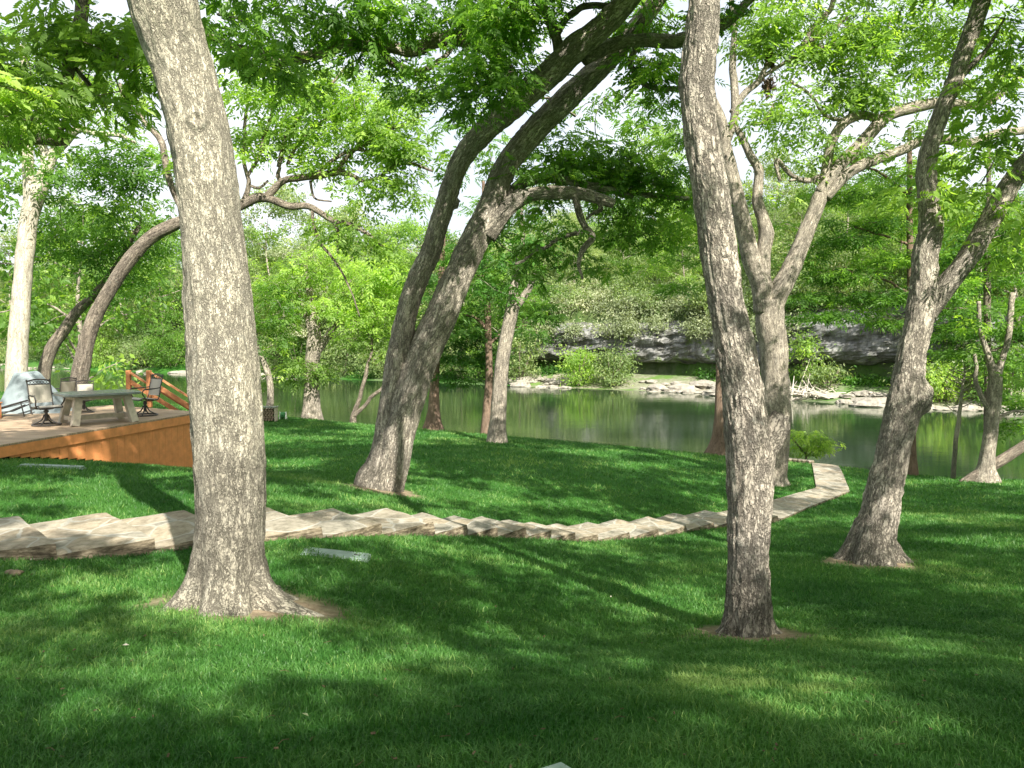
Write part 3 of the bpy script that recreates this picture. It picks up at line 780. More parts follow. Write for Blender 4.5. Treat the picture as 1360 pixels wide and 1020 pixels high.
# double trunk leaning right
q, d3, p, r = trunk_seq(505, 648, [(502, 640, 48), (508, 622, 44), (514, 600, 42), (520, 560, 40), (527, 510, 38), (533, 460, 34), (540, 417, 33), (556, 368, 36), (570, 340, 33), (582, 300, 31), (592, 268, 31), (601, 240, 31), (615, 208, 33, -.2), (640, 178, 36, -.4), (669, 152, 38, -.7), (708, 116, 42, -1), (740, 88, 43, -1.2), (765, 63, 42, -1.4), (796, 39, 38, -1.6), (828, 7, 35, -1.8), (862, -40, 32, -2.2), (930, -130, 26, -2.6), (1010, -240, 18, -3)])
r = np.where(np.arange(len(r)) > 6, r * .80, r); pL = (p, r)
pR = PL([(512, 690, 44, d3 - .1), (516, 650, 44, d3 - .1), (520, 635, 42, d3 - .1), (524, 610, 44, d3 - .12), (534, 560, 46, d3 - .12), (548, 510, 47, d3 - .1), (563, 469, 47, d3), (587, 417, 46, d3), (605, 375, 46, d3), (621, 339, 46, d3), (638, 305, 46, d3), (652, 275, 42, d3 + .1), (673, 219, 38, d3 + .1), (708, 176, 40, d3), (750, 134, 38, d3), (786, 99, 36, d3), (814, 71, 33, d3), (850, 30, 29, d3 - .3), (905, -50, 25, d3 - .6), (960, -150, 18, d3 - 1)])
pR = (pR[0], np.where(np.arange(len(pR[1])) > 7, pR[1] * .80, pR[1] * .93))
L3 = [pL, pR]
k = d3
L3.append(PL([(645, 312, 30, k), (666, 285, 26, k), (687, 265, 24, k), (708, 258, 17, k), (743, 256, 16, k), (779, 259, 15, k + .1), (800, 265, 13, k + .1), (816, 271, 12, k + .1)]))
L3.append(PL([(764, 260, 9, k), (768, 280, 10, k), (775, 300, 9, k), (786, 318, 9, k), (775, 330, 8, k), (768, 352, 5, k), (772, 370, 3, k)]))
L3.append(PL([(776, 308, 8, k), (760, 311, 6, k), (743, 316, 6, k), (725, 330, 5, k), (712, 334, 5, k), (697, 346, 4, k), (684, 352, 3, k)]))
L3.append(PL([(795, 264, 8, k), (797, 278, 7, k), (785, 285, 4, k), (778, 292, 3, k)]))
L3.append(PL([(672, 262, 18, k + .3), (700, 240, 14, k + .5), (740, 238, 12, k + .8), (780, 248, 10, k + 1.), (830, 258, 8, k + 1.4), (890, 262, 7, k + 1.8), (925, 265, 5, k + 2)]))
L3.append(PL([(690, 135, 20, k - .8), (673, 95, 22, k - .8), (652, 67, 20, k - 1), (623, 53, 19, k - 1), (581, 53, 18, k - 1), (546, 67, 16, k - 1), (510, 60, 15, k - 1.2), (482, 58, 15, k - 1.3), (450, 62, 15, k - 1.4), (420, 72, 15, k - 1.5), (392, 78, 15, k - 1.6), (370, 81, 15, k - 1.6), (345, 70, 12, k - 1.7), (318, 64, 9, k - 1.8), (270, 45, 6, k - 2)]))
L3.append(PL([(505, 62, 10, k - 1.2), (520, 85, 10, k - 1.2), (537, 94, 10, k - 1.2), (560, 94, 9, k - 1.2), (582, 80, 7, k - 1.2), (600, 62, 4, k - 1.2)]))
L3.append(PL([(745, 85, 16, k - 1.3), (742, 62, 14, k - 1.3), (734, 35, 14, k - 1.4), (719, 2, 14, k - 1.5), (690, -50, 10, k - 1.8), (640, -110, 6, k - 2)]))
L3.append(PL([(738, 50, 9, k - 1.2), (755, 20, 9, k - 1.3), (778, 6, 9, k - 1.3), (812, 8, 8, k - 1.2), (850, -15, 6, k - 1.2)]))
L3.append(PL([(775, 78, 18, k - 1.3), (800, 66, 18, k - 1.2), (828, 54, 18, k - 1.1), (863, 53, 17, k - 1), (909, 52, 17, k - 1), (945, 40, 16, k - 1), (975, 22, 13, k - 1), (1010, -20, 9, k - 1.2)]))
L3.append(PL([(846, 60, 8, k - 1), (838, 85, 8, k - 1), (858, 110, 7, k - .8), (885, 118, 7, k - .7), (905, 116, 5, k - .7)]))
L3.append(PL([(672, 95, 8, k - .9), (640, 118, 4, k - .8), (620, 128, 3, k - .8)]))
bl3 = BL([(420, 30, 80, 34, k - 1.6, 1.1), (520, 25, 80, 36, k - 1.3, 1.2), (620, 22, 60, 32, k - 1, 1.), (350, 60, 55, 38, k - 1.8, 1.), (555, 104, 42, 26, k - 1.2, 1.1), (470, 86, 50, 18, k - 1.4, 1, .1), (690, 50, 50, 36, k - .5, .8), (372, 105, 48, 26, k - 1, .8),
            (700, 110, 36, 24, k - .3, .5), (850, 18, 50, 26, k - 1, .7), (866, 78, 28, 22, k - .8, 1.2), (878, 118, 34, 30, k - .7, 1.1), (882, 72, 18, 14, k - 2, 1.2, .5), (945, 20, 46, 18, k - 1, .9),
            (600, -70, 160, 50, k - 1, .8), (760, -90, 140, 50, k - 2, .8), (950, -120, 140, 60, k - 2.6, .8), (420, -70, 140, 50, k - 2, .8), (1050, -250, 160, 60, k - 3, .8), (250, 25, 60, 40, k - 2, .8)], k)
bl3b = BL([(735, 215, 36, 46, k + .6, 1.), (765, 190, 36, 36, k + 1, 1.), (700, 225, 26, 24, k + .3, .6), (800, 226, 50, 34, k + 1.2, 1.3), (860, 230, 56, 34, k + 1.7, 1.3), (820, 190, 30, 16, k + 2, .7), (905, 262, 34, 34, k + 2, 1.1), (840, 285, 46, 34, k + 1.4, .9), (880, 310, 40, 26, k + 2, .8),
             (742, 300, 34, 22, k + .3, .7), (700, 335, 40, 22, k + .2, .8), (672, 300, 24, 24, k + .8, .6), (790, 350, 44, 22, k + .6, .55), (690, 362, 30, 16, k + .2, .7), (910, 292, 22, 12, k + 1, 1., .45), (720, 275, 26, 16, k + .5, .6), (850, 150, 46, 22, k + 3, .6), (790, 150, 30, 22, k + 3, .6), (905, 180, 30, 30, k + 4, .6), (620, 150, 34, 30, k + 4, .6), (600, 230, 20, 30, k + 4, .5), (650, 200, 20, 30, k + 5, .5), (880, 30, 40, 30, k + 1, .7)], k)
bl3b += [(P(a_, b_, k - .5) + SD * 3.0 + (0, 0, .1), (.6, .6, .5), 2.2) for a_, b_ in ((582, 300), (608, 222), (655, 165), (730, 98))]  # leaf clumps added sunward of the left stem to keep it shaded
build_tree('pecan_tree', 'tree of two thick stems leaning right from one foot in mid lawn', q, L3, bl3 + bl3b, BARK_PLATE, LEAF, 'mid', 13,
           hires=(90, .05, .35, 1.7), flare=dict(amp=.26, h=.4, n=3, lobe=.5, bury=.25, ph=2.9), knots=[(P(767, 95, k - .3), .13, .06), (P(607, 195 + 76, k), .1, .08)], trunk_n=2, cov=6)

# forked tree on the right lawn
q, d5, p, r = trunk_seq(1158, 744, [(1158, 730, 58), (1160, 710, 52), (1166, 690, 49), (1174, 650, 44), (1182, 620, 42), (1188, 590, 40), (1196, 560, 44), (1204, 530, 46), (1206, 505, 42), (1209, 478, 36), (1216, 450, 34), (1222, 420, 36), (1226, 393, 36), (1228, 365, 34), (1229, 340, 32), (1236, 305, 30), (1233, 260, 25), (1230, 217, 22), (1241, 177, 20), (1254, 140, 20), (1267, 109, 19), (1278, 75, 20), (1293, 35, 20), (1306, -5, 19)])
p, r = ext(p, r, [(.5, .3, 1.2, .09), (.9, .2, 2.6, .06), (.9, 0, 4, .03)])
k = d5; top = p[-4]
L5 = [(p, r), PL([(1230, 420, 24, k), (1246, 392, 30, k), (1262, 372, 28, k), (1276, 355, 27, k), (1290, 335, 28, k), (1307, 306, 26, k), (1326, 273, 24, k), (1345, 240, 24, k), (1372, 205, 22, k), (1420, 140, 18, k), (1460, 60, 12, k)]),
      PL([(1262, 118, 14, k), (1282, 95, 8, k), (1310, 60, 5, k), (1335, 25, 3, k)]),
      ([top, top + (-1.4, -.5, 1.6), top + (-2.6, -.9, 2.6)], [.08, .05, .02])]
bl5 = BL([(1275, 135, 34, 24, k, .8, .2), (1310, 195, 40, 24, k + .5, .7, .15), (1290, 262, 36, 30, k + .6, .8, .2), (1255, 225, 22, 18, k + .4, .5, .2), (1338, 290, 44, 34, k - .3, .9, .1), (1322, 340, 50, 22, k + .3, .7, .1), (1230, 262, 20, 18, k - .3, .5, .2), (1340, 160, 30, 30, k, .5),
            (1400, 100, 90, 60, k, .8), (1340, -80, 120, 60, k, .9), (1220, -140, 120, 60, k - 1, .9), (1330, 30, 40, 24, k, .5)], k)
bl5 += [(top + (-2, -.8, 2.6), (2.2, 2, 1.2), .8), (top + (.6, -.5, 3.8), (2.2, 2.2, 1.3), .8), (top + (3, -1, 1.5), (2.4, 2.2, 1.2), .8)]
build_tree('pecan_tree', 'grey Y-forked tree with a side burl, on open lawn at the right', q, L5, bl5, BARK_PLATE, LEAF_LIGHT, 'mid', 14,
           hires=(90, .035, .3, 1.8), knots=[(P(1222, 528, d5), .22, .10), (P(1176, 560, d5 - .25), .12, .05)], flare=dict(amp=.50, h=.24, n=3, lobe=.9, bury=.25, ph=-.4), cov=5)

# many-stemmed tree behind the slim one
q, d4, p, r = trunk_seq(1024, 641, [(1022, 630, 44), (1026, 600, 42), (1030, 560, 42), (1030, 525, 38), (1029, 492, 34), (1027, 460, 37), (1022, 425, 37), (1021, 398, 36)])
k = d4
L4 = [(p, r),
      PL([(1015, 415, 28, k), (1013, 385, 28, k), (999, 347, 25, k), (988, 301, 22, k), (977, 255, 20, k), (968, 215, 18, k), (963, 193, 16, k), (958, 162, 14, k), (945, 130, 11, k), (925, 85, 8, k)]),
      PL([(962, 195, 11, k), (974, 165, 11, k), (976, 130, 10, k), (973, 88, 9, k), (975, 45, 8, k), (970, -20, 6, k)]),
      PL([(972, 150, 9, k), (992, 122, 9, k), (1008, 105, 8, k), (1022, 82, 5, k)]),
      PL([(1020, 410, 20, k), (1014, 360, 18, k), (1014, 332, 18, k), (1018, 310, 20, k), (1014, 293, 16, k), (1006, 268, 15, k), (1007, 245, 13, k), (1008, 228, 12, k), (996, 205, 11, k), (985, 182, 9, k), (975, 165, 7, k)]),
      PL([(1024, 415, 28, k), (1033, 390, 28, k), (1048, 362, 25, k), (1063, 328, 22, k), (1077, 293, 20, k), (1088, 265, 20, k), (1096, 240, 16, k), (1099, 215, 13, k), (1106, 185, 12, k), (1122, 162, 12, k), (1145, 153, 11, k), (1170, 157, 10, k), (1186, 150, 8, k)]),
      PL([(1090, 258, 18, k), (1104, 235, 18, k), (1120, 214, 16, k), (1140, 195, 16, k), (1156, 177, 16, k), (1178, 154, 16, k), (1212, 143, 16, k), (1243, 137, 14, k), (1275, 138, 11, k), (1305, 140, 9, k), (1325, 128, 8, k), (1355, 102, 7, k), (1400, 70, 5, k)]),
      PL([(1095, 262, 16, k), (1110, 245, 17, k), (1131, 227, 14, k), (1165, 211, 13, k), (1199, 199, 12, k), (1224, 187, 13, k), (1261, 186, 12, k), (1286, 190, 12, k), (1326, 177, 11, k), (1354, 174, 10, k), (1400, 165, 8, k)]),
      PL([(1302, 141, 8, k), (1318, 120, 6, k), (1335, 95, 5, k), (1345, 50, 4, k)]),
      PL([(1095, 232, 8, k), (1075, 240, 7, k), (1050, 232, 6, k), (1030, 215, 6, k), (1034, 240, 4, k)]),
      PL([(1090, 245, 6, k), (1072, 238, 5, k), (1048, 240, 3, k)]),
      PL([(1120, 160, 6, k), (1098, 155, 5, k), (1075, 125, 4, k), (1050, 108, 3, k)]),
      PL([(998, 165, 4, k), (1018, 160, 5, k), (1028, 140, 4, k)]),
      PL([(1060, 75, 4, k), (1078, 42, 7, k), (1100, 15, 7, k), (1110, -10, 5, k)]),
      PL([(1075, 55, 6, k), (1105, 38, 5, k), (1125, 22, 4, k)]),
      PL([(1070, 62, 5, k), (1100, 62, 4, k), (1118, 52, 3, k)]),
      PL([(1008, 105, 5, k), (1040, 85, 5, k), (1062, 72, 5, k)])]
bl4 = BL([(1065, 60, 60, 40, k, .9), (1130, 70, 60, 44, k, 1.), (1190, 40, 60, 40, k, .9), (1110, 125, 60, 28, k, 1.1, -.1), (1165, 125, 50, 24, k, 1.2, -.15), (1030, 165, 46, 40, k, .7), (1075, 190, 40, 28, k, .8), (1005, 75, 40, 50, k, .6), (1045, 215, 40, 20, k, .6), (1235, 80, 40, 36, k, .8, .1),
            (1290, 90, 50, 44, k, .7), (1335, 60, 40, 50, k, .6), (1210, 168, 36, 16, k, .7), (1160, 190, 40, 16, k, .4), (1120, 10, 90, 40, k, .7), (1000, 20, 60, 40, k, .6), (1250, 10, 80, 40, k, .7), (1315, 215, 40, 26, k, .6), (1060, 262, 50, 20, k, .4), (1100, -60, 160, 50, k, .8), (1290, -70, 150, 50, k, .8)], k)
build_tree('pecan_tree', 'grey tree with a fan of crooked limbs rising directly behind the slender front trunk', q, L4, bl4, BARK_GREY, LEAF_LIGHT, 'back', 15, hires=(36, .1, .3), flare=dict(amp=.2, h=.3, n=4), cov=5.5)
# dead leaf clumps hanging in it
for i, (px, py, rx, ry, lb) in enumerate(((1022, 76, 7, 11, 'small brown dead-leaf nest, upper of two hung in the fan-limbed tree'), (1021, 112, 9, 15, 'larger dark dead-leaf nest, lower of two hung in the fan-limbed tree'))):
    c = P(px, py, k); rg = np.random.default_rng(60 + i)
    u = np.clip(rg.normal(0, .45, (220, 3)), -.9, .9) * np.array([rx, rx, ry]) * k / F + c
    V, qd, ti = scatter_leaves(u, rand_rot(220, rg, None, 1, -1.0, .4), leaf_template(1, .16, .06, 0), rg.uniform(.7, 1.2, 220), rg.uniform(0, .8, 220))
    o = np_mesh('leaf_nest', V, qd, None, LEAF_DRY, None, {'tint': ti}, False, c); tag(o, lb, 'nest')

# leaning tree behind the deck whose limbs reach out past the big trunk
q = on_ground(100, 585, 14, 40); k = 24.5
b = P(100, 560, k); gzb = g1(b[0], b[1])
p, r = PL([(98, 560, 26, k), (102, 520, 26, k), (108, 490, 25, k), (115, 455, 23, k), (124, 425, 22, k), (140, 395, 20, k), (160, 362, 20, k), (180, 335, 20, k), (205, 312, 19, k), (240, 295, 18, k), (285, 282, 17, k), (322, 272, 15, k)])
p = np.vstack([[p[0][0], p[0][1], gzb - .2], p]); r = np.concatenate([[r[0] * 1.2], r])
r = r * .88
L6 = [(p, r), PL([(300, 278, 14, k), (322, 272, 13, k), (345, 262, 13, k), (358, 264, 10, k), (385, 274, 9, k), (410, 274, 8, k), (425, 282, 8, k), (440, 292, 7, k), (465, 298, 6, k), (490, 312, 5, k), (515, 332, 3, k)]),
      PL([(352, 264, 11, k), (364, 252, 10, k), (378, 241, 9, k), (400, 236, 9, k), (425, 232, 9, k), (448, 230, 8, k), (465, 232, 6, k), (482, 240, 5, k), (502, 236, 5, k), (520, 222, 5, k), (545, 217, 4, k), (575, 228, 3, k)]),
      PL([(376, 243, 6, k), (369, 234, 6, k), (371, 222, 4, k)]),
      PL([(450, 229, 7, k), (455, 215, 6, k), (465, 202, 6, k), (488, 188, 5, k), (510, 172, 4, k), (535, 166, 4, k), (562, 152, 3, k)]),
      PL([(418, 234, 6, k), (440, 215, 5, k), (470, 198, 4, k), (500, 203, 3, k)]),
      PL([(382, 218, 5, k), (395, 190, 5, k), (415, 170, 5, k), (430, 160, 4, k), (455, 148, 3, k), (478, 132, 3, k)]),
      PL([(370, 222, 6, k), (378, 185, 6, k), (395, 158, 5, k), (420, 138, 5, k), (440, 112, 4, k), (458, 90, 3, k)]),
      PL([(322, 270, 7, k), (328, 255, 7, k), (330, 240, 6, k), (325, 225, 5, k), (324, 195, 4, k), (326, 160, 4, k), (330, 110, 3, k)]),
      PL([(328, 235, 5, k), (340, 215, 4, k), (352, 180, 4, k), (362, 140, 4, k), (375, 100, 3, k)]),
      PL([(330, 246, 4, k), (345, 250, 4, k), (356, 240, 3, k)]),
      PL([(415, 278, 5, k), (416, 295, 4, k), (425, 320, 4, k), (445, 345, 3, k), (465, 385, 2, k), (478, 420, 2, k)]),
      PL([(443, 294, 5, k), (449, 310, 4, k), (450, 335, 3, k)]),
      PL([(412, 240, 4, k), (418, 262, 3, k), (440, 268, 2, k)]),
      PL([(183, 340, 12, k), (186, 326, 12, k), (184, 322, 6, k)]),
      PL([(250, 292, 8, k), (225, 240, 8, k), (215, 190, 8, k), (190, 158, 7, k), (165, 130, 6, k), (160, 110, 4, k)])]
bl6 = BL([(390, 140, 60, 44, k, .8, .15), (450, 160, 60, 40, k, .9, .1), (500, 195, 60, 34, k, 1.1), (540, 165, 44, 36, k, .9), (548, 205, 36, 26, k, 1.), (430, 205, 50, 26, k, .9, .1), (350, 165, 40, 50, k, .7, .15), (360, 210, 30, 20, k, .5, .2), (500, 245, 44, 20, k, .9, -.1), (545, 255, 34, 26, k, .8, -.1), (460, 265, 30, 16, k, .5),
            (470, 310, 54, 22, k, .9, -.15), (515, 330, 34, 22, k, .8, -.1), (470, 120, 60, 34, k, .8, .1), (330, 120, 36, 40, k, .7, .1), (540, 120, 40, 26, k, .6), (400, 100, 60, 26, k, .7), (150, 130, 40, 30, k, .6), (230, 200, 40, 36, k, .3)], k)
build_tree('pecan_tree', 'leaning tree behind the deck, its bare limbs fanning out past the big pale trunk', (p[0][0], p[0][1], gzb), L6, bl6, BARK_DARK, LEAF_LIGHT, 'back', 16, hires=(30, .12, .3), cov=6)

# white barked tree at far left
k = 27
p, r = PL([(20, 560, 28, k), (22, 500, 27, k), (24, 450, 25, k), (28, 400, 23, k), (31, 360, 22, k), (35, 320, 22, k), (40, 285, 22, k), (50, 255, 22, k), (60, 232, 18, k), (68, 208, 15, k), (85, 190, 12, k), (105, 172, 9, k), (130, 178, 7, k), (160, 180, 5, k), (180, 190, 3, k)])
p = np.vstack([[p[0][0], p[0][1], g1(p[0][0], p[0][1]) - .2], p]); r = np.concatenate([[r[0] * 1.25], r])
L7 = [(p, r), PL([(40, 290, 16, k), (38, 250, 14, k), (37, 215, 14, k), (36, 180, 13, k), (34, 120, 10, k), (30, 60, 7, k)]),
      PL([(64, 225, 14, k), (58, 200, 12, k), (52, 170, 10, k), (60, 120, 7, k)]), PL([(100, 175, 8, k), (102, 150, 7, k), (105, 110, 6, k), (118, 60, 5, k)])]
bl7 = BL([(60, 140, 60, 30, k, .5), (140, 200, 60, 40, k, .5), (110, 250, 60, 50, k, .7), (190, 230, 50, 50, k, .6), (30, 60, 70, 40, k, .6), (130, 90, 60, 40, k, .6), (10, 230, 24, 50, k, .5), (95, 310, 50, 40, k + 3, .8)], k)
build_tree('sycamore_tree', 'whitish sunlit trunk standing behind the covered grill at the far left', (p[0][0], p[0][1], g1(p[0][0], p[0][1])), L7, bl7, BARK_WHITE, LEAF, 'back', 17, hires=(30, .12, .3), cov=6.5)
k = 30
p, r = PL([(58, 500, 17, k), (62, 480, 16, k), (70, 460, 16, k), (84, 440, 15, k), (104, 412, 13, k), (125, 392, 11, k), (150, 360, 8, k), (185, 300, 6, k)])
p = np.vstack([[p[0][0] - .2, p[0][1], g1(p[0][0], p[0][1]) - .2], p]); r = np.concatenate([[r[0] * 1.1], r])
build_tree('leaning_tree', 'short brown leaning trunk between the white-barked tree and the tree behind the deck', (p[0][0], p[0][1], g1(p[0][0], p[0][1])), [(p, r)], BL([(150, 350, 50, 40, k, 1.), (190, 300, 50, 50, k, .9), (120, 400, 40, 20, k, .6)], k), BARK_DARK, LEAF, 'back', 18)

# tree outside the frame on the left whose limb hangs into the picture
k = 9.2
gx = P(-260, 700, k); bz = g1(gx[0], gx[1])
L8 = [([(gx[0], gx[1], bz - .2), (gx[0], gx[1], bz + 1.5), (gx[0] + .1, gx[1], bz + 3.3), (gx[0], gx[1], bz + 5.5), (gx[0], gx[1] + .3, bz + 8)], [.3, .25, .22, .16, .06]),
      PL([(-250, 330, 30, k), (-150, 240, 26, k), (-60, 195, 22, k), (0, 184, 20, k), (40, 180, 19, k), (84, 184, 17, k), (88, 184, 12, k)]),
      PL([(70, 184, 10, k), (88, 160, 10, k), (98, 138, 14, k + .3), (93, 110, 16, k + .3), (98, 70, 15, k + .4), (104, 30, 16, k + .4), (110, -20, 15, k + .4), (118, -90, 10, k)]),
      PL([(100, 90, 5, k + .4), (130, 125, 8, k + .4), (142, 142, 4, k + .4)])]
bl8 = BL([(40, 120, 60, 40, k, 1.2, .1), (90, 150, 50, 28, k - .3, 1.1), (60, 50, 60, 44, k, .7, .1), (150, 80, 52, 44, k, 1.), (170, 30, 50, 34, k, .9), (200, 105, 40, 34, k + .3, 1.), (180, 138, 36, 18, k + .3, .8), (20, 165, 44, 14, k - .5, 1.2, .15), (8, 120, 24, 14, k - 1, .6, .4), (110, 10, 60, 40, k, .7), (-80, 80, 90, 90, k, .7),
            (-150, -40, 120, 90, k, .5), (130, 115, 40, 30, k - .2, .9)], k)
build_tree('pecan_tree', 'thick dark limb with leaf sprays filling the upper left corner', (gx[0], gx[1], bz), L8, bl8, BARK_DARK, LEAF_LIGHT, 'near', 19, hires=(60, .05, .2), cov=3.4)

# riverside trees --------------------------------------------------
def simple_tree(name, label, px, py, seq, limbs, blobs, bark, leaf, kind, seed, dmin=18, cov=5., dd=None, flare=.25, **kw):
    q = on_ground(px, py, dmin, 60) if dd is None else np.array([P(px, py, dd)[0], dd, g1(P(px, py, dd)[0], dd)])
    k = q[1]
    p, r = PL([(s[0], s[1], s[2], k) for s in seq]); p[0][2] = min(p[0][2], q[2] + .1)
    p = np.vstack([[p[0][0], p[0][1], g1(p[0][0], p[0][1]) - .25], p]); r = np.concatenate([[r[0]], r])
    L = [(p, r)] + [PL([(s[0], s[1], s[2], k) for s in l]) for l in limbs]
    return build_tree(name, label, q, L, BL(blobs, k), bark, leaf, kind, seed, cov=cov, flare=dict(amp=flare, h=.5, n=4), **kw)
simple_tree('lawn_tree', 'straight grey fork-topped trunk at the lawn edge, right of the double tree', 660, 588,
    [(660, 585, 24), (661, 560, 21), (663, 530, 20), (669, 466, 18), (675, 435, 18), (680, 411, 18), (681, 395, 14), (683, 375, 11), (689, 350, 8), (694, 320, 6), (690, 260, 5)],
    [[(680, 412, 13), (692, 398, 11), (702, 384, 9), (712, 360, 6)]], [(650, 385, 40, 26, None, .9), (700, 350, 40, 30, None, .6), (690, 300, 40, 40, None, .6), (640, 340, 40, 30, None, .7)], BARK_GREY, LEAF_DEEP, 'back', 21)
simple_tree('cypress_tree', 'thin reddish trunk directly left of the forked grey trunk at the lawn edge', 646, 574,
    [(646, 570, 15), (647, 540, 11), (649, 514, 10), (648, 433, 9), (646, 385, 9), (643, 350, 8), (642, 300, 5), (642, 240, 4)], [[(648, 440, 5), (635, 425, 4), (612, 415, 3)], [(647, 460, 4), (670, 440, 3), (700, 432, 2)], [(645, 380, 4), (632, 360, 3), (620, 340, 3)]],
    [(620, 415, 36, 12, None, 1.4), (700, 412, 52, 10, None, 1.6, -.1), (720, 425, 40, 8, None, 1.3, -.1), (640, 385, 46, 14, None, 1.2), (690, 385, 40, 12, None, 1.2), (600, 440, 26, 12, None, 1.2, -.2), (640, 350, 40, 20, None, .9), (700, 445, 34, 8, None, 1.1, -.1), (645, 290, 30, 30, None, .8)], BARK_RED, LEAF_CYP, 'cyp', 22)
simple_tree('cypress_tree', 'reddish trunk with a wide foot at the water, half hidden by the double tree', 576, 566,
    [(575, 562, 22), (576, 545, 15), (577, 514, 12), (580, 466, 10), (584, 400, 9), (588, 330, 7), (590, 250, 4)], [],
    [(620, 470, 40, 20, None, 1.3, -.25), (600, 500, 30, 14, None, 1.1, -.25), (630, 445, 40, 16, None, 1.3, -.2), (600, 420, 30, 20, None, .9, -.1), (600, 350, 34, 30, None, .7), (660, 480, 26, 14, None, 1.1, -.2), (560, 380, 30, 30, None, .6)], BARK_RED, LEAF_DEEP, 'cyp', 23, flare=.5)
simple_tree('riverside_tree', 'stout short trunk behind low dark leaf sprays, right of the big pale trunk', 414, 553,
    [(414, 551, 26), (414, 535, 22), (414, 514, 20), (415, 480, 20), (417, 455, 20), (418, 425, 14), (412, 395, 9), (405, 350, 6)], [[(418, 470, 12), (432, 452, 11), (443, 435, 10), (450, 400, 7)], [(412, 440, 6), (405, 415, 5), (395, 390, 3)]],
    [(400, 488, 34, 11, None, 1.5, -.3), (430, 492, 24, 12, None, 1.4, -.3), (372, 505, 26, 7, None, 1.0, -.2), (380, 490, 26, 12, None, 1.1, -.3), (440, 400, 50, 30, None, .9, .2), (395, 370, 46, 36, None, .9, .1), (370, 420, 30, 30, None, .8), (430, 345, 50, 30, None, .6, .2)], BARK_GREY, LEAF_LIGHT, 'back', 24, dmin=30)
simple_tree('young_tree', 'slim dark V-shaped stems at the water between the stout trunk and the double tree', 468, 557,
    [(468, 556, 8), (474, 540, 6), (480, 520, 5), (487, 495, 5), (492, 470, 4), (497, 430, 3)], [[(470, 553, 6), (482, 540, 5), (495, 527, 5), (508, 515, 4), (520, 500, 3)]],
    [(490, 455, 36, 24, None, 1.1), (505, 400, 44, 30, None, 1.2, .35), (470, 420, 40, 24, None, .9, .3), (530, 370, 44, 26, None, 1.1, .35), (480, 368, 44, 22, None, .9, .3)], BARK_DARK, LEAF_LIGHT, 'back', 25, dmin=30)
simple_tree('young_tree', 'small bent grey stem at the waterside showing just right of the big pale trunk', 358, 556,
    [(357, 552, 10), (359, 530, 9), (358, 505, 8), (352, 485, 8), (344, 470, 6), (340, 440, 5)], [], [(350, 440, 30, 30, None, .8), (365, 400, 34, 30, None, .7)], BARK_GREY, LEAF, 'back', 26, dmin=30)
simple_tree('cypress_tree', 'reddish flared trunk half hidden behind the left edge of the slender front tree', 958, 604,
    [(957, 600, 34), (957, 580, 22), (957, 554, 16), (957, 500, 13), (957, 440, 12), (957, 380, 11), (957, 300, 8), (957, 230, 5)], [],
    [(925, 380, 40, 12, None, .9), (900, 350, 40, 14, None, .8), (990, 340, 40, 14, None, .8), (930, 320, 46, 16, None, .8), (960, 280, 44, 26, None, .7)], BARK_RED, LEAF_CYP, 'cyp', 27, flare=.55)
simple_tree('cypress_tree', 'straight banded cypress trunk behind the right-hand forked tree, with layered boughs to its left', 1211, 631,
    [(1211, 628, 15), (1211, 600, 11), (1211, 560, 9), (1210, 480, 9), (1209, 409, 9), (1209, 350, 8), (1208, 300, 8), (1208, 230, 7), (1208, 170, 5)],
    [[(1209, 262, 4), (1190, 245, 4), (1160, 225, 3), (1125, 215, 2)], [(1209, 325, 4), (1180, 315, 3), (1130, 300, 2)], [(1209, 390, 4), (1170, 370, 3), (1130, 365, 2)]],
    [(1150, 262, 60, 9, None, 1.5, .1), (1100, 255, 40, 8, None, 1.1), (1160, 300, 56, 9, None, 1.6), (1120, 320, 60, 9, None, 1.6, -.1), (1165, 345, 50, 8, None, 1.6, .15), (1120, 368, 60, 10, None, 1.8, -.1), (1090, 395, 50, 9, None, 1.5, -.15), (1160, 395, 56, 10, None, 1.8, -.15), (1130, 420, 60, 8, None, 1.6, -.1), (1185, 425, 40, 8, None, 1.2), (1080, 345, 36, 8, None, 1.2), (1240, 340, 36, 10, None, 1.),
     (1070, 300, 30, 7, None, 1.), (1180, 240, 40, 14, None, .8), (1070, 418, 36, 8, None, 1.1)], BARK_RED, LEAF_CYP, 'cyp', 28, cov=6)
simple_tree('cypress_tree', 'dark cypress at the right edge with long flat feathery boughs over the water', 1316, 632,
    [(1313, 628, 14), (1312, 600, 10), (1312, 500, 9), (1311, 400, 9), (1312, 320, 8), (1313, 250, 6), (1314, 180, 4)],
    [[(1311, 420, 4), (1280, 412, 3), (1250, 410, 2)], [(1311, 372, 4), (1345, 365, 3), (1370, 362, 2)], [(1311, 372, 4), (1280, 378, 3), (1258, 382, 2)], [(1312, 470, 4), (1345, 455, 3), (1375, 450, 2)]],
    [(1290, 375, 50, 6, None, 1.6, .15), (1345, 372, 40, 6, None, 1.6, .15), (1270, 412, 36, 6, None, 1.6), (1330, 410, 50, 7, None, 1.8, .05), (1345, 440, 40, 7, None, 1.6, -.1), (1290, 445, 40, 10, None, 1.3, -.3), (1340, 480, 30, 10, None, 1.2), (1300, 340, 50, 10, None, 1.2, -.2), (1345, 330, 40, 14, None, 1.1), (1280, 300, 40, 12, None, 1.), (1345, 280, 40, 16, None, .9, .1), (1275, 470, 30, 12, None, 1., -.2),
     (1350, 530, 26, 18, None, 1.), (1400, 420, 50, 60, None, .9), (1345, 565, 24, 14, None, .9, -.2)], BARK_DARK, LEAF_CYP, 'cyp', 29, cov=7)
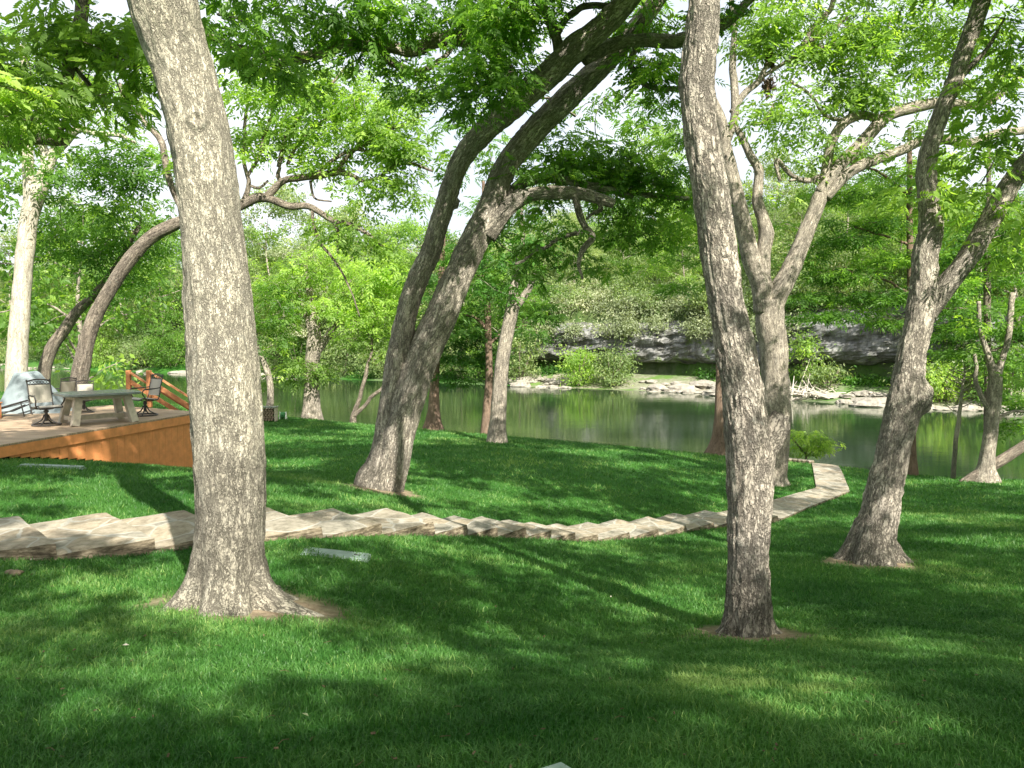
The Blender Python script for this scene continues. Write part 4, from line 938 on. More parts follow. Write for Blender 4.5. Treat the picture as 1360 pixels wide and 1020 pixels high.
simple_tree('riverside_tree', 'pale bank tree forked in two near the right edge, its foot behind a slanting log', 1312, 640,
    [(1309, 636, 30), (1310, 620, 20), (1313, 595, 17), (1317, 565, 17), (1319, 545, 17), (1321, 520, 18), (1322, 500, 17), (1316, 483, 10), (1310, 465, 8), (1302, 440, 6), (1300, 400, 5)],
    [[(1322, 505, 11), (1330, 485, 9), (1336, 465, 8), (1341, 430, 8), (1346, 390, 7)], [(1317, 548, 7), (1305, 530, 7), (1298, 512, 6), (1296, 490, 5), (1292, 470, 4)], [(1316, 570, 6), (1330, 552, 5), (1345, 546, 4), (1362, 548, 3)]],
    [(1335, 505, 24, 16, None, .7), (1290, 480, 26, 16, None, .7), (1350, 420, 30, 20, None, .6), (1300, 420, 26, 18, None, .6)], BARK_GREY, LEAF, 'back', 30, flare=.4)
q = on_ground(1284, 638, 18, 60); k = q[1] - .5
p, r = PL([(1275, 642, 8, k), (1292, 634, 14, k), (1312, 622, 15, k), (1332, 610, 14, k), (1360, 592, 13, k), (1400, 565, 12, k), (1450, 530, 8, k)])
build_tree('slanting_log', 'dark thick log slanting up to the right edge from the lawn rim', (p[0][0], p[0][1], q[2]), [(p, r)], [], BARK_DARK, LEAF, 'back', 31, cat='log')
q = on_ground(1267, 636, 18, 60); k = q[1]
p, r = PL([(1266, 640, 7, k), (1268, 610, 6, k), (1270, 590, 6, k), (1273, 566, 6, k), (1275, 545, 5, k), (1278, 519, 4, k), (1280, 500, 3, k), (1281, 480, 2, k)])
tw = []
rg = np.random.default_rng(5)
for j in range(26):
    t = rg.uniform(.55, 1); y0 = 640 - 155 * t; x0 = 1266 + 15 * t; sgn = 1 if j % 2 else -1; L_ = rg.uniform(8, 24)
    tw.append(PL([(x0, y0, 1.6, k), (x0 + sgn * L_ * .5, y0 - L_ * .2, 1.2, k + rg.uniform(-.3, .3)), (x0 + sgn * L_, y0 - L_ * rg.uniform(.3, .7), .8, k + rg.uniform(-.5, .5))]))
root = thing('bare_sapling', 'thin pale sapling with bare fine twigs standing alone at the right lawn rim', 'sapling', tuple(q))
V, Q, T, co = limb_mesh([(p, r)], q, 8, .1); np_mesh('trunk', V, Q, T, BARK_PALE, root, None, True, q, {'barkco': co})
V, Q, T, co = limb_mesh(tw, q, 5, .1); np_mesh('branches', V, Q, T, BARK_PALE, root, None, True, q, {'barkco': co})
# little green sapling beside the end of the path
q = on_ground(1070, 612, 18, 60); k = q[1] + .6; q[2] -= .15
Ls = [PL([(1072, 618, 3, k), (1071, 605, 3, k), (1073, 592, 2, k), (1078, 578, 2, k)]), PL([(1071, 606, 2, k), (1085, 595, 2, k), (1098, 588, 1.5, k)]), PL([(1071, 604, 2, k), (1060, 592, 2, k), (1052, 584, 1.5, k)])]
build_tree('leafy_sapling', 'small bright green sapling beside the river end of the stone path', q, Ls, BL([(1074, 584, 22, 9, k, 2.2, .1), (1090, 592, 12, 7, k, 2, .1), (1056, 580, 10, 7, k, 1.6, .1), (1068, 597, 14, 5, k, 1.4)], k), BARK_DARK, LEAF_LIGHT, 'mid', 33, cat='sapling')

# ------------------------------------------------------------------ stone steps and path
STP = [(-140, 756, 7.8), (-45, 748, 8.0), (72, 742, 8.2), (203, 733, 8.6), (310, 722, 9.0), (425, 713, 9.5), (505, 711, 10.3), (574, 711, 11.1), (619, 714, 11.8), (660, 717, 12.4), (697, 718, 13.0), (731, 719, 13.5),
       (763, 720, 14.0), (793, 720, 14.4), (835, 717, 15.1), (873, 712, 15.8), (910, 707, 16.6), (947, 701, 17.3), (985, 697, 18.0), (1032, 693, 18.8)]
NP_ = np.array([P(*s) for s in STP]); NP_[:, 2] = gz(NP_[:, 0], NP_[:, 1])
def wvec(i):
    w_ = np.interp(i, [0, 3, 5, 8, 19], [1.75, 1.75, 1.35, 1.1, 1.1]); a = np.interp(i, [0, 5, 12, 19], [132, 132, 132, 124])
    return np.array([math.cos(math.radians(a)), math.sin(math.radians(a)), 0]) * w_
def slab(cs, ztop, zbot, seed, n=14, m=14):
    """stone block: corner quad cs (4,2) near-left, near-right, far-right, far-left"""
    u, v = np.meshgrid(np.linspace(0, 1, n), np.linspace(0, 1, m), indexing='ij')
    q = (1 - u)[..., None] * (1 - v)[..., None] * cs[0] + u[..., None] * (1 - v)[..., None] * cs[1] + u[..., None] * v[..., None] * cs[2] + (1 - u)[..., None] * v[..., None] * cs[3]
    cen = cs.mean(0); rg = np.random.default_rng(seed)
    top = np.concatenate([q, (ztop[0] * (1 - u) + ztop[1] * u)[..., None]], -1)
    p = top.reshape(-1, 3); p[:, 2] += .012 * fbm(p * 3.1 + seed, seed, 2)
    edge = ((u == 0) | (u == 1) | (v == 0) | (v == 1)).reshape(-1); p[edge, 2] -= .012
    i = (np.arange(n - 1)[:, None] * m + np.arange(m - 1)[None]).ravel()
    Q = np.stack([i, i + m, i + m + 1, i + 1], -1)
    ring = [a * m for a in range(n)] + [(n - 1) * m + b for b in range(1, m)] + [a * m + m - 1 for a in range(n - 2, -1, -1)] + [b for b in range(m - 2, 0, -1)]
    ring = np.array(ring); V = [p]; prev = ring; base = len(p); Qs = [Q]
    for k in range(1, 7):
        t = k / 6; r = p[ring].copy(); r[:, 2] = p[ring][:, 2] * (1 - t) + zbot * t
        out = (r[:, :2] - cen); out /= np.linalg.norm(out, axis=1)[:, None] + 1e-9
        jit = .022 * fbm(r * 6 + seed, seed + 3, 2) + (.012 if k < 6 else 0)
        r[:, :2] += out * jit[:, None]
        V.append(r); cur = np.arange(len(ring)) + base; base += len(ring)
        Qs.append(np.stack([prev, cur, np.roll(cur, -1), np.roll(prev, -1)], -1)); prev = cur
    return np.vstack(V), np.vstack(Qs)
stair_polys = []
stairs = thing('stone_staircase', 'flagstone steps curving down the lawn from left to right', 'steps', tuple(NP_[5]))
for i in range(1, len(STP)):
    a, b = NP_[i - 1], NP_[i]; wa, wb = wvec(i - 1), wvec(i)
    dr = (b - a) / np.linalg.norm((b - a)[:2])
    rg = np.random.default_rng(400 + i)
    cs = np.array([(a - dr * .22)[:2], (b + dr * .02)[:2], (b + wb * rg.uniform(.96, 1.05))[:2], (a + wa - dr * .22)[:2]])
    rj = rg.uniform(-.015, .015); ztop = (a[2] + .035 + rj * .5, b[2] + max(.15 if i > 5 else .16, a[2] - b[2] + .01) + rj)
    V, Q = slab(cs, ztop, b[2] - .3, i)
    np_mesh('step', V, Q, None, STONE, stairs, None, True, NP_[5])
    stair_polys.append(cs)
# smooth shade off for crisp arrises
for o in stairs.children: o.data.polygons.foreach_set('use_smooth', np.zeros(len(o.data.polygons), bool))
# flat flagstone path to the river
last = NP_[-1]
near_e = [last, P(1129, 655, 23.4), P(1113, 616, 29.2)]
far_e = [last + wvec(19), P(1084, 649, 23.8), P(1078, 616, 29.2)]
def strip(A, B, n, m):
    def lin(p):
        p = np.asarray(p); h = np.concatenate([[0], np.cumsum(np.linalg.norm(np.diff(p, axis=0), axis=1))]); t = np.linspace(0, h[-1], 80); return np.stack([np.interp(t, h, p[:, q_]) for q_ in range(3)], -1)
    A = lin(A); B = lin(B)
    def rs(p): 
        t = np.linspace(0, 1, len(p)); s = np.linspace(0, 1, n); return np.stack([np.interp(s, t, p[:, k]) for k in range(3)], -1)
    A, B = rs(A), rs(B); v = np.linspace(0, 1, m)[None, :, None]
    return A[:, None] * (1 - v) + B[:, None] * v
S_ = strip(near_e, far_e, 60, 8); pth = S_.reshape(-1, 3).copy(); pth[:, 2] = gz(pth[:, 0], pth[:, 1]) + .045 + .01 * noise3(pth * 2, 4)
n, m = 60, 8; i = (np.arange(n - 1)[:, None] * m + np.arange(m - 1)[None]).ravel(); Q = np.stack([i, i + m, i + m + 1, i + 1], -1)
ring = np.array([a * m for a in range(n)] + [(n - 1) * m + b for b in range(1, m)] + [a * m + m - 1 for a in range(n - 2, -1, -1)] + [b for b in range(m - 2, 0, -1)])
low = pth[ring].copy(); low[:, 2] -= .2; cur = np.arange(len(ring)) + len(pth)
Q = np.vstack([Q, np.stack([ring, cur, np.roll(cur, -1), np.roll(ring, -1)], -1)])
tag(np_mesh('path', np.vstack([pth, low]), Q, None, STONE, None, None, False), kind='structure')
for k in range(0, 58, 4): stair_polys.append(np.array([S_[k, 0, :2], S_[min(k + 4, 59), 0, :2], S_[min(k + 4, 59), -1, :2], S_[k, -1, :2]]))
e0 = P(1078, 615, 29.3); e1 = P(1040, 613, 29.9)
mb = MB(); rg = np.random.default_rng(9)
for j in range(6):
    t = (j + .5) / 6; c = e0 * (1 - t) + e1 * t; c[2] = g1(c[0], c[1]) + .05; mb.box(c, (.26, .3, .16), rz=rg.uniform(-.3, .3), ch=.03)
tag(mb.build('stone_edging', STONE, None, e0), 'low row of edging stones running left from the river end of the path', 'edging')

def inside(poly, x, y):
    s = np.ones(len(x), bool); k = len(poly)
    ar = sum(poly[a][0] * poly[(a + 1) % k][1] - poly[(a + 1) % k][0] * poly[a][1] for a in range(k))
    sg = 1 if ar > 0 else -1
    for a in range(k):
        x0, y0 = poly[a]; x1, y1 = poly[(a + 1) % k]
        s &= sg * ((x1 - x0) * (y - y0) - (y1 - y0) * (x - x0)) > -.01
    return s

# valve box lids
def lid(px, py, w_, l_, rz, label, h=.03):
    q = on_ground(px, py, 2.5, 40); root = thing('valve_box', label, 'valve box', tuple(q), 'valve box lids set in the grass', rz)
    sx = (g1(q[0] + .3, q[1]) - g1(q[0] - .3, q[1])) / .6; sy = (g1(q[0], q[1] + .3) - g1(q[0], q[1] - .3)) / .6
    root.rotation_euler = (math.atan(sy), -math.atan(sx), rz)
    MB().box((0, 0, h / 2), (w_, l_, h), ch=.008).build('lid', BOXLID, root)
    MB().box((w_ * .32, 0, h + .002), (.07, .02, .008), ch=.002).build('latch', IRON, root)
    MB().box((0, 0, -.02), (w_ + .05, l_ + .05, .06), ch=.008).build('rim', BOXLID, root)
    return (q[0], q[1])
lids = [lid(447, 737, .70, .28, .10, 'pale green lid in the grass between the stone steps and the big trunk foot', .022), lid(70, 621, .95, .30, .28, 'long pale green lid lying in the grass below the deck', .04), lid(716, 1056, .34, .24, .5, 'pale lid corner at the very bottom edge of the lawn', .03)]
# dark clod left
q = on_ground(18, 766, 3, 30); rg = np.random.default_rng(3)
th, ph = np.meshgrid(np.linspace(0, 2 * math.pi, 14, endpoint=False), np.linspace(0, math.pi, 9))
sv = np.stack([np.cos(th) * np.sin(ph), np.sin(th) * np.sin(ph), np.cos(ph)], -1).reshape(-1, 3)
def blob_mesh(c, r, seed, amp=.25):
    v = sv * (1 + amp * noise3(sv * 2.3 + seed, seed))[:, None] * np.asarray(r) + np.asarray(c); qs = []
    for a in range(8):
        for b in range(14): qs.append((a * 14 + b, (a + 1) * 14 + b, (a + 1) * 14 + (b + 1) % 14, a * 14 + (b + 1) % 14))
    return v, np.array(qs)
v, qq = blob_mesh(q + (0, 0, .03), (.085, .05, .035), 5)
tag(np_mesh('soil_clod', v, qq, None, LOG, None, None, True, q), 'small dark clod of soil on the grass below the first stone step', 'clod')
# a few pale fallen leaves
for j, (px, py, lb) in enumerate(((163, 866, 'tan fallen leaf on the grass below the big trunk'), (811, 799, 'pale green fallen leaf on the grass left of the slender trunk'), (410, 965, 'dull brown fallen leaf near the lower edge of the lawn'))):
    q = on_ground(px, py, 2.5, 30); V = np.array([(0, 0, .045), (.018, .010, .052), (.042, 0, .047), (.018, -.010, .048)]); c, s = math.cos(j * 1.3), math.sin(j * 1.3)
    V = V @ np.array([[c, s, 0], [-s, c, 0], [0, 0, 1]]) + q
    V = np.vstack([V, V - (0, 0, .002)])
    tag(np_mesh('fallen_leaf', V, [(0, 1, 2, 3), (7, 6, 5, 4), (0, 4, 5, 1), (1, 5, 6, 2), (2, 6, 7, 3), (3, 7, 4, 0)], None, DRIFT if j != 2 else LEAF_PALE, None, {'tint': np.full(8, .6)}, False, q), lb, 'leaf', 'fallen leaves on the lawn')

# ------------------------------------------------------------------ deck
DZ = EYE - 2.05
def on_level(px, py, z):
    a = P(px, py, 1.0); k = (z - EYE) / (a[2] - EYE); return np.array([a[0] * k, k, z])
dA = on_level(-60, 601, DZ); dB = on_level(268, 547, DZ); dC = on_level(146, 538, DZ); dD = on_level(10, 550, DZ); dE = on_level(-180, 575, DZ)
poly = [dA, dB, dC, dD, dE]
DECK = thing('deck', 'low wooden deck with orange plank skirting at the left of the lawn', 'deck', tuple((dA[0], dA[1], DZ)))
org = np.array([dA[0], dA[1], DZ]); ang = math.atan2(dB[1] - dA[1], dB[0] - dA[0])
DECK.rotation_euler = (0, 0, ang)
cR, sR = math.cos(ang), math.sin(ang)
def loc_(p): 
    d = np.asarray(p) - org; return np.array([d[0] * cR + d[1] * sR, -d[0] * sR + d[1] * cR, d[2]])
pl = [loc_(p) for p in poly]
V = np.array([(p[0], p[1], 0) for p in pl] + [(p[0], p[1], -.035) for p in pl])
me = bpy.data.meshes.new('deck_floor'); me.from_pydata([tuple(v) for v in V], [], [(0, 1, 2, 3, 4), (9, 8, 7, 6, 5)] + [(k, k + 5, (k + 1) % 5 + 5, (k + 1) % 5) for k in range(5)]); me.materials.append(DECKTOP)
o = bpy.data.objects.new('deck_floor', me); C.objects.link(o); o.parent = DECK
sk = MB(); fa = MB(); bk = MB(); rg = np.random.default_rng(2)
for e in range(5):
    a, b = poly[e], poly[(e + 1) % 5]; L = np.linalg.norm((b - a)[:2]); dr = (b - a) / L; nrm = np.array([dr[1], -dr[0], 0])
    la, lb_ = loc_(a), loc_(b); ln = np.array([nrm[0] * cR + nrm[1] * sR, -nrm[0] * sR + nrm[1] * cR, 0])
    fc = (la + lb_) / 2 - ln * .022; az = math.atan2(lb_[1] - la[1], lb_[0] - la[0])
    fa.box((fc[0], fc[1], -.035 - .10), (L - .01, .036, .20), rz=az, ch=.004)
    nb = int(L / .235)
    for j in range(nb):
        t = (j + .5) / nb; c = a + dr * L * t - nrm * .06; g = g1(*(a + dr * L * t)[:2]); bot = g + (.02 if rg.random() < .8 else -.02)
        if t < .5 and e == 0: bot = g + .045
        if t > .78 and e == 0: bot = g - .05
        hgt = (DZ - .2) - bot
        if hgt < .02: continue
        lc = loc_(c); sk.box((lc[0], lc[1], -.2 - hgt / 2), (L / nb - .005, .022 + rg.uniform(0, .003), hgt), rz=az, ch=.002)
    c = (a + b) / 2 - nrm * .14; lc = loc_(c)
    bk.box((lc[0], lc[1], -.9), (L * .97, .03, 1.6), rz=az)  # black sheet painted as the shade under the deck, behind the skirting
fa.build('fascia', STAIN, DECK); sk.build('skirting', STAIN, DECK); bk.build('underdeck_dark', BLACK, DECK)
deck_poly = [tuple(p[:2]) for p in poly]

# hand rails of the stair that leaves the back of the deck
def rail(px, py0, pxe, pye, label):
    base = on_level(px, py0, DZ); d = base[1]; root = thing('stair_handrail', label, 'handrail', tuple(base), 'stair handrails at the deck')
    top = 1.0
    drx = P(pxe, 440, d)[0] - P(px, 440, d)[0]
    # rail runs down to the right, away from the deck edge
    e = np.array([drx, .5, -drx * .74])
    MB().box((0, 0, top / 2), (.11, .11, top), ch=.006).build('post', STAIN2, root)
    MB().beam((-.02, 0, top - .02), (e[0], e[1], top + e[2]), .14, .045).build('hand_rail', STAIN2, root)
    MB().beam((0.03, 0, top - .30), (e[0], e[1], top - .28 + e[2]), .045, .12).build('mid_rail', STAIN2, root)
    g = g1(base[0] + e[0], base[1] + e[1]) - base[2]
    zt = top + e[2] - .05
    MB().box((e[0] - .06, e[1], (zt + g) / 2), (.11, .11, max(.1, zt - g + .1)), ch=.006).build('post', STAIN2, root)
rail(172, 541, 268, 547, 'orange stair handrail at the back of the deck, the left one, beside the dark chair')
rail(199, 541, 300, 547, 'orange stair handrail behind the dark chair, the right one, reaching the big trunk')
b = on_level(-2, 556, DZ); root = thing('rail_post', 'short orange post on the deck at the left picture edge', 'post', tuple(b))
MB().box((0, 0, .18), (.1, .1, .36), ch=.006).build('post', STAIN2, root); MB().box((0, 0, .375), (.14, .14, .03), ch=.006).build('post_cap', STAIN2, root)

# table
def make_table():
    c = on_level(131, 561, DZ); H = .69
    root = thing('patio_table', 'heavy patio table with grey stone top and splayed block legs on the deck', 'table', tuple(c), rz=math.radians(45))
    n = 48; th = np.linspace(0, 2 * math.pi, n, endpoint=False); a, b_ = .80, .60; ex = .30
    sx = a * np.sign(np.cos(th)) * np.abs(np.cos(th)) ** ex; sy = b_ * np.sign(np.sin(th)) * np.abs(np.sin(th)) ** ex
    rings = [(.99, H - .055), (1.0, H - .045), (1.0, H - .008), (.985, H)]
    V = [(x * s, y * s, z) for s, z in rings for x, y in zip(sx, sy)]; V += [(0, 0, H - .055), (0, 0, H)]
    Q = [(k * n + j, k * n + (j + 1) % n, (k + 1) * n + (j + 1) % n, (k + 1) * n + j) for k in range(3) for j in range(n)]
    T = [(len(V) - 2, (j + 1) % n, j) for j in range(n)] + [(len(V) - 1, 3 * n + j, 3 * n + (j + 1) % n) for j in range(n)]
    np_mesh('tabletop', V, Q, T, SLATE, root, None, False)
    for ix in (-1, 1):
        for iy in (-1, 1):
            mb = MB(); mb.beam((ix * .62, iy * .44, 0), (ix * .50, iy * .32, H - .10), .15, .15); mb.build('leg', TABLEWOOD, root)
        mb = MB(); mb.beam((ix * .58, -.36, .14), (ix * .58, .36, .14), .08, .10); mb.build('stretcher', TABLEWOOD, root)
    MB().beam((-.54, 0, .14), (.54, 0, .14), .09, .10).build('stretcher', TABLEWOOD, root)
    ap = MB()
    for sy_ in (-.34, .34): ap.box((0, sy_, H - .10), (1.1, .05, .085), ch=.004)
    for sx_ in (-.55, .55): ap.box((sx_, 0, H - .10), (.05, .6, .085), ch=.004)
    ap.build('apron', TABLEWOOD, root)
make_table()

def make_chair(px, py, rz, label, fabric=SLING, s=1.0):
    c = on_level(px, py, DZ)
    root = thing('swivel_chair', label, 'chair', tuple(c), 'metal swivel chairs round the patio table', rz); root.scale = (s, s, s)
    th = np.linspace(0, 2 * math.pi, 28, endpoint=False)
    mb = MB(); mb.tube([(.28 * math.cos(t), .28 * math.sin(t), .022) for t in th], .016, 6, closed=True); mb.build('foot_ring', IRON, root)
    mb = MB()
    for a in range(4):
        t = a * math.pi / 2 + .78; p, _ = catmull([(.27 * math.cos(t), .27 * math.sin(t), .03), (.20 * math.cos(t), .20 * math.sin(t), .06), (.09 * math.cos(t), .09 * math.sin(t), .13), (.04 * math.cos(t), .04 * math.sin(t), .24)], [0] * 4, .04); mb.tube(p, .016, 6)
    mb.tube([(0, 0, .10), (0, 0, .36)], .032, 10); mb.tube([(0, 0, .29), (0, 0, .33)], .05, 10); mb.build('pedestal', IRON, root)
    mb = MB(); 
    for sy in (-.235, .235):
        p, _ = catmull([(.27, sy, .40), (.22, sy, .43), (.0, sy, .405), (-.20, sy, .40), (-.235, sy, .47), (-.28, sy, .72), (-.345, sy, .97), (-.35, sy, 1.0)], [0] * 8, .04); mb.tube(p, .015, 6)
        mb.tube([(0, 0, .355), (.02, sy * .5, .36), (.02, sy, .40)], .014, 6); mb.tube([(-.1, 0, .35), (-.12, sy * .6, .36), (-.14, sy, .40)], .012, 6)
    mb.tube([(.27, -.235, .40), (.27, .235, .40)], .014, 6); mb.tube([(-.20, -.235, .40), (-.20, .235, .40)], .012, 6)
    mb.build('frame', IRON, root)
    def sheet(pts, w_, name):
        p, _ = catmull(pts, [0] * len(pts), .04); n = len(p); V = []; 
        t_ = np.gradient(p, axis=0); t_ /= np.linalg.norm(t_, axis=1)[:, None]; nn = np.stack([-t_[:, 2], t_[:, 1] * 0, t_[:, 0]], -1) * .006
        for sg in (1, -1):
            for y in (-w_, 0, w_): V.append(p + nn * sg + np.array([0, y, 0]) + (np.array([0, 0, -.006]) if y == 0 else 0))
        V = np.concatenate(V); Q = []
        for a in range(2):
            for b in range(2):
                o_ = (a * 3 + b) * n
                for k in range(n - 1): f = (o_ + k, o_ + k + 1, o_ + n + k + 1, o_ + n + k); Q.append(f if a else f[::-1])
        for b in (0, 2):
            for k in range(n - 1): Q.append((b * n + k, b * n + k + 1, (3 + b) * n + k + 1, (3 + b) * n + k))
        for k in (0, n - 1):
            for b in range(2): Q.append((b * n + k, (b + 1) * n + k, (4 + b) * n + k, (3 + b) * n + k))
        np_mesh(name, V, Q, None, fabric, root, None, True)
    sheet([(.26, 0, .415), (.2, 0, .44), (0, 0, .415), (-.19, 0, .41)], .222, 'seat')
    sheet([(-.232, 0, .49), (-.26, 0, .62), (-.285, 0, .72), (-.325, 0, .88)], .222, 'backrest')
    mb = MB(); p, _ = catmull([(-.335, -.25, .955), (-.352, -.12, .985), (-.355, 0, .995), (-.352, .12, .985), (-.335, .25, .955)], [0] * 5, .04); mb.tube(p, .017, 6)
    mb.tube([(-.325, -.24, .885), (-.325, .24, .885)], .012, 6)
    for j in range(7):
        y = -.2 + j * .4 / 6; t8 = np.linspace(0, 2 * math.pi, 9)[:-1]; mb.tube([(-.34, y + .03 * math.cos(t), .93 + .03 * math.sin(t)) for t in t8], .006, 5, closed=True)
    mb.build('crest_rail', IRON, root)
    for sy in (-1, 1):
        mb = MB(); p, _ = catmull([(-.275, sy * .24, .68), (-.15, sy * .28, .67), (.05, sy * .30, .655), (.2, sy * .30, .64), (.235, sy * .295, .58), (.16, sy * .27, .47), (.12, sy * .24, .41)], [0] * 7, .035); mb.tube(p, .014, 6)
        mb.box((.04, sy * .295, .672), (.24, .045, .014), ch=.005); mb.build('armrest', IRON, root)
    return root
make_chair(62, 565, math.radians(-38), 'metal swivel chair with sunlit pale sling left of the table, facing right')
make_chair(193, 552, math.radians(-125), 'metal swivel chair with shaded beige sling right of the table, by the handrails')
make_chair(112, 548, math.radians(-70), 'metal swivel chair with white cushions mostly hidden behind the table', SLING, .8)
make_chair(84, 544, math.radians(150), 'metal swivel chair showing only curved arms between the left chair and the table', SLING, .85)

# lounger at left edge
c = on_level(12, 553, DZ); root = thing('folded_lounger', 'black metal lounger lying low in front of the grey cover at the left edge', 'lounger', tuple(c), rz=math.radians(14))
for sy in (-.28, .28):
    mb = MB(); mb.tube([(-.85, sy, .04), (-.2, sy, .2), (.35, sy, .36), (.5, sy, .40)], .02, 6); mb.tube([(-.8, sy, .03), (.0, sy, .10), (.45, sy, .30)], .014, 6); mb.tube([(.35, sy, .36), (.42, sy, .01)], .015, 6); mb.build('side_rail', IRON, root)
mb = MB(); mb.box((-.2, 0, .17), (1.2, .52, .015), ry=-.26, ch=.004); mb.build('sling', IRON, root)

# covered grill
def make_cover():
    c = on_level(44, 547, DZ); root = thing('covered_grill', 'grill under a peaked silver-grey cover on the left of the deck', 'grill', tuple(c), rz=math.radians(8)); root.scale = (1.15, 1.1, 1.08)
    nx_, ny_ = 46, 30
    hx = np.interp(np.linspace(-.70, .74, nx_), [-.70, -.64, -.42, -.26, .02, .10, .34, .52, .70, .74], [0, .12, .60, .93, .95, .90, .60, .36, .08, 0])
    V = []
    for a, x in enumerate(np.linspace(-.70, .74, nx_)):
        hd = .44 - .04 * abs(x)
        for y in np.linspace(-hd, hd, ny_):
            e = max(0., (hd - abs(y)) / hd); z = hx[a] * min(1, (e / .55) ** .8)
            fold = .022 * math.sin(x * 16 + 5 * y) * (1 - e) + .015 * math.sin(y * 14 + x * 6)
            V.append((x + .02 * math.sin(y * 11), y * (1 + fold), max(0, z + fold * .8 * (z > .05))))
    V = np.array(V); ii_ = (np.arange(nx_ - 1)[:, None] * ny_ + np.arange(ny_ - 1)[None]).ravel()
    Q = np.stack([ii_, ii_ + ny_, ii_ + ny_ + 1, ii_ + 1], -1); T = None
    np_mesh('cover', V, Q, T, TARP, root, None, True)
    mb = MB()
    for x in (-.45, .45):
        for y in (-.25, .25): mb.tube([(x, y, -.0), (x, y, .06)], .03, 8)
    mb.build('feet', IRON, root)
make_cover()

# firewood stack + hose reel on the far lawn
q = on_ground(352, 559, 28, 60); d = q[1]; root = thing('firewood_stack', 'short firewood stack under a grey board just right of the big trunk', 'firewood', tuple(q))
mb = MB(); rg = np.random.default_rng(8)
for a in range(7):
    for b in range(5): mb.tube([(-.40 + a * .125 + (b % 2) * .05, -.18, .07 + b * .105), (-.40 + a * .125 + (b % 2) * .05 + rg.uniform(-.01, .01), .2, .07 + b * .105)], .055, 8)
mb.build('logs', LOG, root)
MB().box((0, 0, .63), (1.1, .5, .06), ch=.01).build('cover_board', SLATE, root)
mb = MB(); [mb.box((x, 0, .3), (.05, .4, .6)) for x in (-.5, .5)]; mb.build('rack', TABLEWOOD, root)
q = on_ground(376, 557, 28, 60); root = thing('hose_reel', 'little white hose reel with green hose right of the firewood stack', 'hose reel', tuple(q))
mb = MB(); [mb.tube([(x, -.1, 0), (x, 0, .34), (x, .1, 0)], .018, 6) for x in (-.14, .14)]; mb.tube([(-.16, 0, .3), (.16, 0, .3)], .02, 6); mb.build('stand', WHITE, root)
mb = MB(); th = np.linspace(0, 2 * math.pi, 20, endpoint=False); [mb.tube([(x, .12 * math.cos(t), .2 + .12 * math.sin(t)) for t in th], .018, 6, closed=True) for x in (-.08, -.04, 0, .04, .08)]; mb.build('hose', HOSE, root)

# ------------------------------------------------------------------ far bank
def bank_point(px, back):
    """point on the far bank 'back' metres behind the waterline along the ray of column px"""
    u = (px - 680) / F
    d = np.arange(30, 220, .2); x = u * d * 1.0; k = np.argmax(d > far_y(x) + back); return np.array([x[k], d[k], g1(x[k], d[k])])
# driftwood
c = bank_point(1078, .8); root_d = c; mb = MB(); rg = np.random.default_rng(12)
for j in range(90):
    a = rg.uniform(0, math.pi); L = rg.uniform(.8, 3.6); p0 = c + np.array([rg.normal(0, 2.0), rg.normal(0, .8), abs(rg.normal(.1, .35)) + .05])
    if j < 8: p0 = c + np.array([rg.uniform(-3, 0), 1.5, .3]); dirv = np.array([rg.normal(0, .6), rg.normal(0, .3), rg.uniform(.6, 1.2)])
    else: dirv = np.array([math.cos(a), math.sin(a) * .6, rg.normal(.05, .22)])
    m_ = p0 + dirv * L / 2 + rg.normal(0, .15, 3); mb.tube([p0, m_, p0 + dirv * L], np.array([.07, .05, .02]) * rg.uniform(.6, 1.5), 5)
tag(mb.build('driftwood_pile', DRIFT, None, c), 'bleached tangle of driftwood on the far waterline right of the fan-limbed tree', 'driftwood')
# rocks on the gravel bar
rocks = MB(); rg = np.random.default_rng(14)
for j in range(170):
    px = rg.choice([rg.uniform(690, 760), rg.uniform(850, 1010), rg.uniform(1100, 1360), rg.uniform(-50, 400)]); c = bank_point(px, rg.uniform(-2.0, 3.5)); s = rg.uniform(.15, .75) * (1 + (j % 9 == 0)); v, qq = blob_mesh(c + (0, 0, s * .1), (s * rg.uniform(.8, 1.8), s, s * .45), j); rocks.add(v, qq)
tag(rocks.build('river_rocks', ROCK, None, None), 'pale rocks scattered along the far waterline', 'rocks', kind='stuff')

def bush(name, label, px, back, w_, h_, leaf, seed, kind='scrub', cat='bush', cov=4.5, group=None, tint=(.5, .22)):
    c = bank_point(px, back); limbs = []
    rg = np.random.default_rng(seed)
    for j in range(6):
        a = rg.uniform(0, 6.28); limbs.append((np.array([c + (0, 0, -.15), c + (math.cos(a) * w_ * .15, math.sin(a) * w_ * .15, h_ * .35), c + (math.cos(a) * w_ * .32, math.sin(a) * w_ * .3, h_ * .75)]), np.array([.09, .06, .02])))
    bl = [(c + (0, 0, h_ * .5), (w_ * .5, w_ * .4, h_ * .5), 1.0), (c + (rg.uniform(-.3, .3) * w_, 0, h_ * .4), (w_ * .35, w_ * .3, h_ * .4), 1.), (c + (rg.uniform(-.3, .3) * w_, 0, h_ * .75), (w_ * .25, w_ * .25, h_ * .25), 1.)]
    return build_tree(name, label, c, limbs, bl, BARK_DARK, leaf, kind, seed, cat=cat, cov=cov, trunk_n=6, sides=6, step=.5, group=group, tint=tint)
bush('bank_bush', 'bright green bush on the gravel bar under the cliff, the left one of two', 768, 1.0, 4.6, 4.8, LEAF_LIGHT, 41, 'scrub', tint=(.75, .2))
bush('bank_bush', 'greyer feathery bush on the gravel bar under the cliff, right beside the bright one', 812, 1.5, 5.2, 4.4, LEAF_FAR, 42, tint=(.45, .2))
bush('bank_bush', 'leafy bush against the cliff foot directly right of the fan-limbed tree', 1072, 6, 3.6, 5.0, LEAF_LIGHT, 43, tint=(.5, .25))
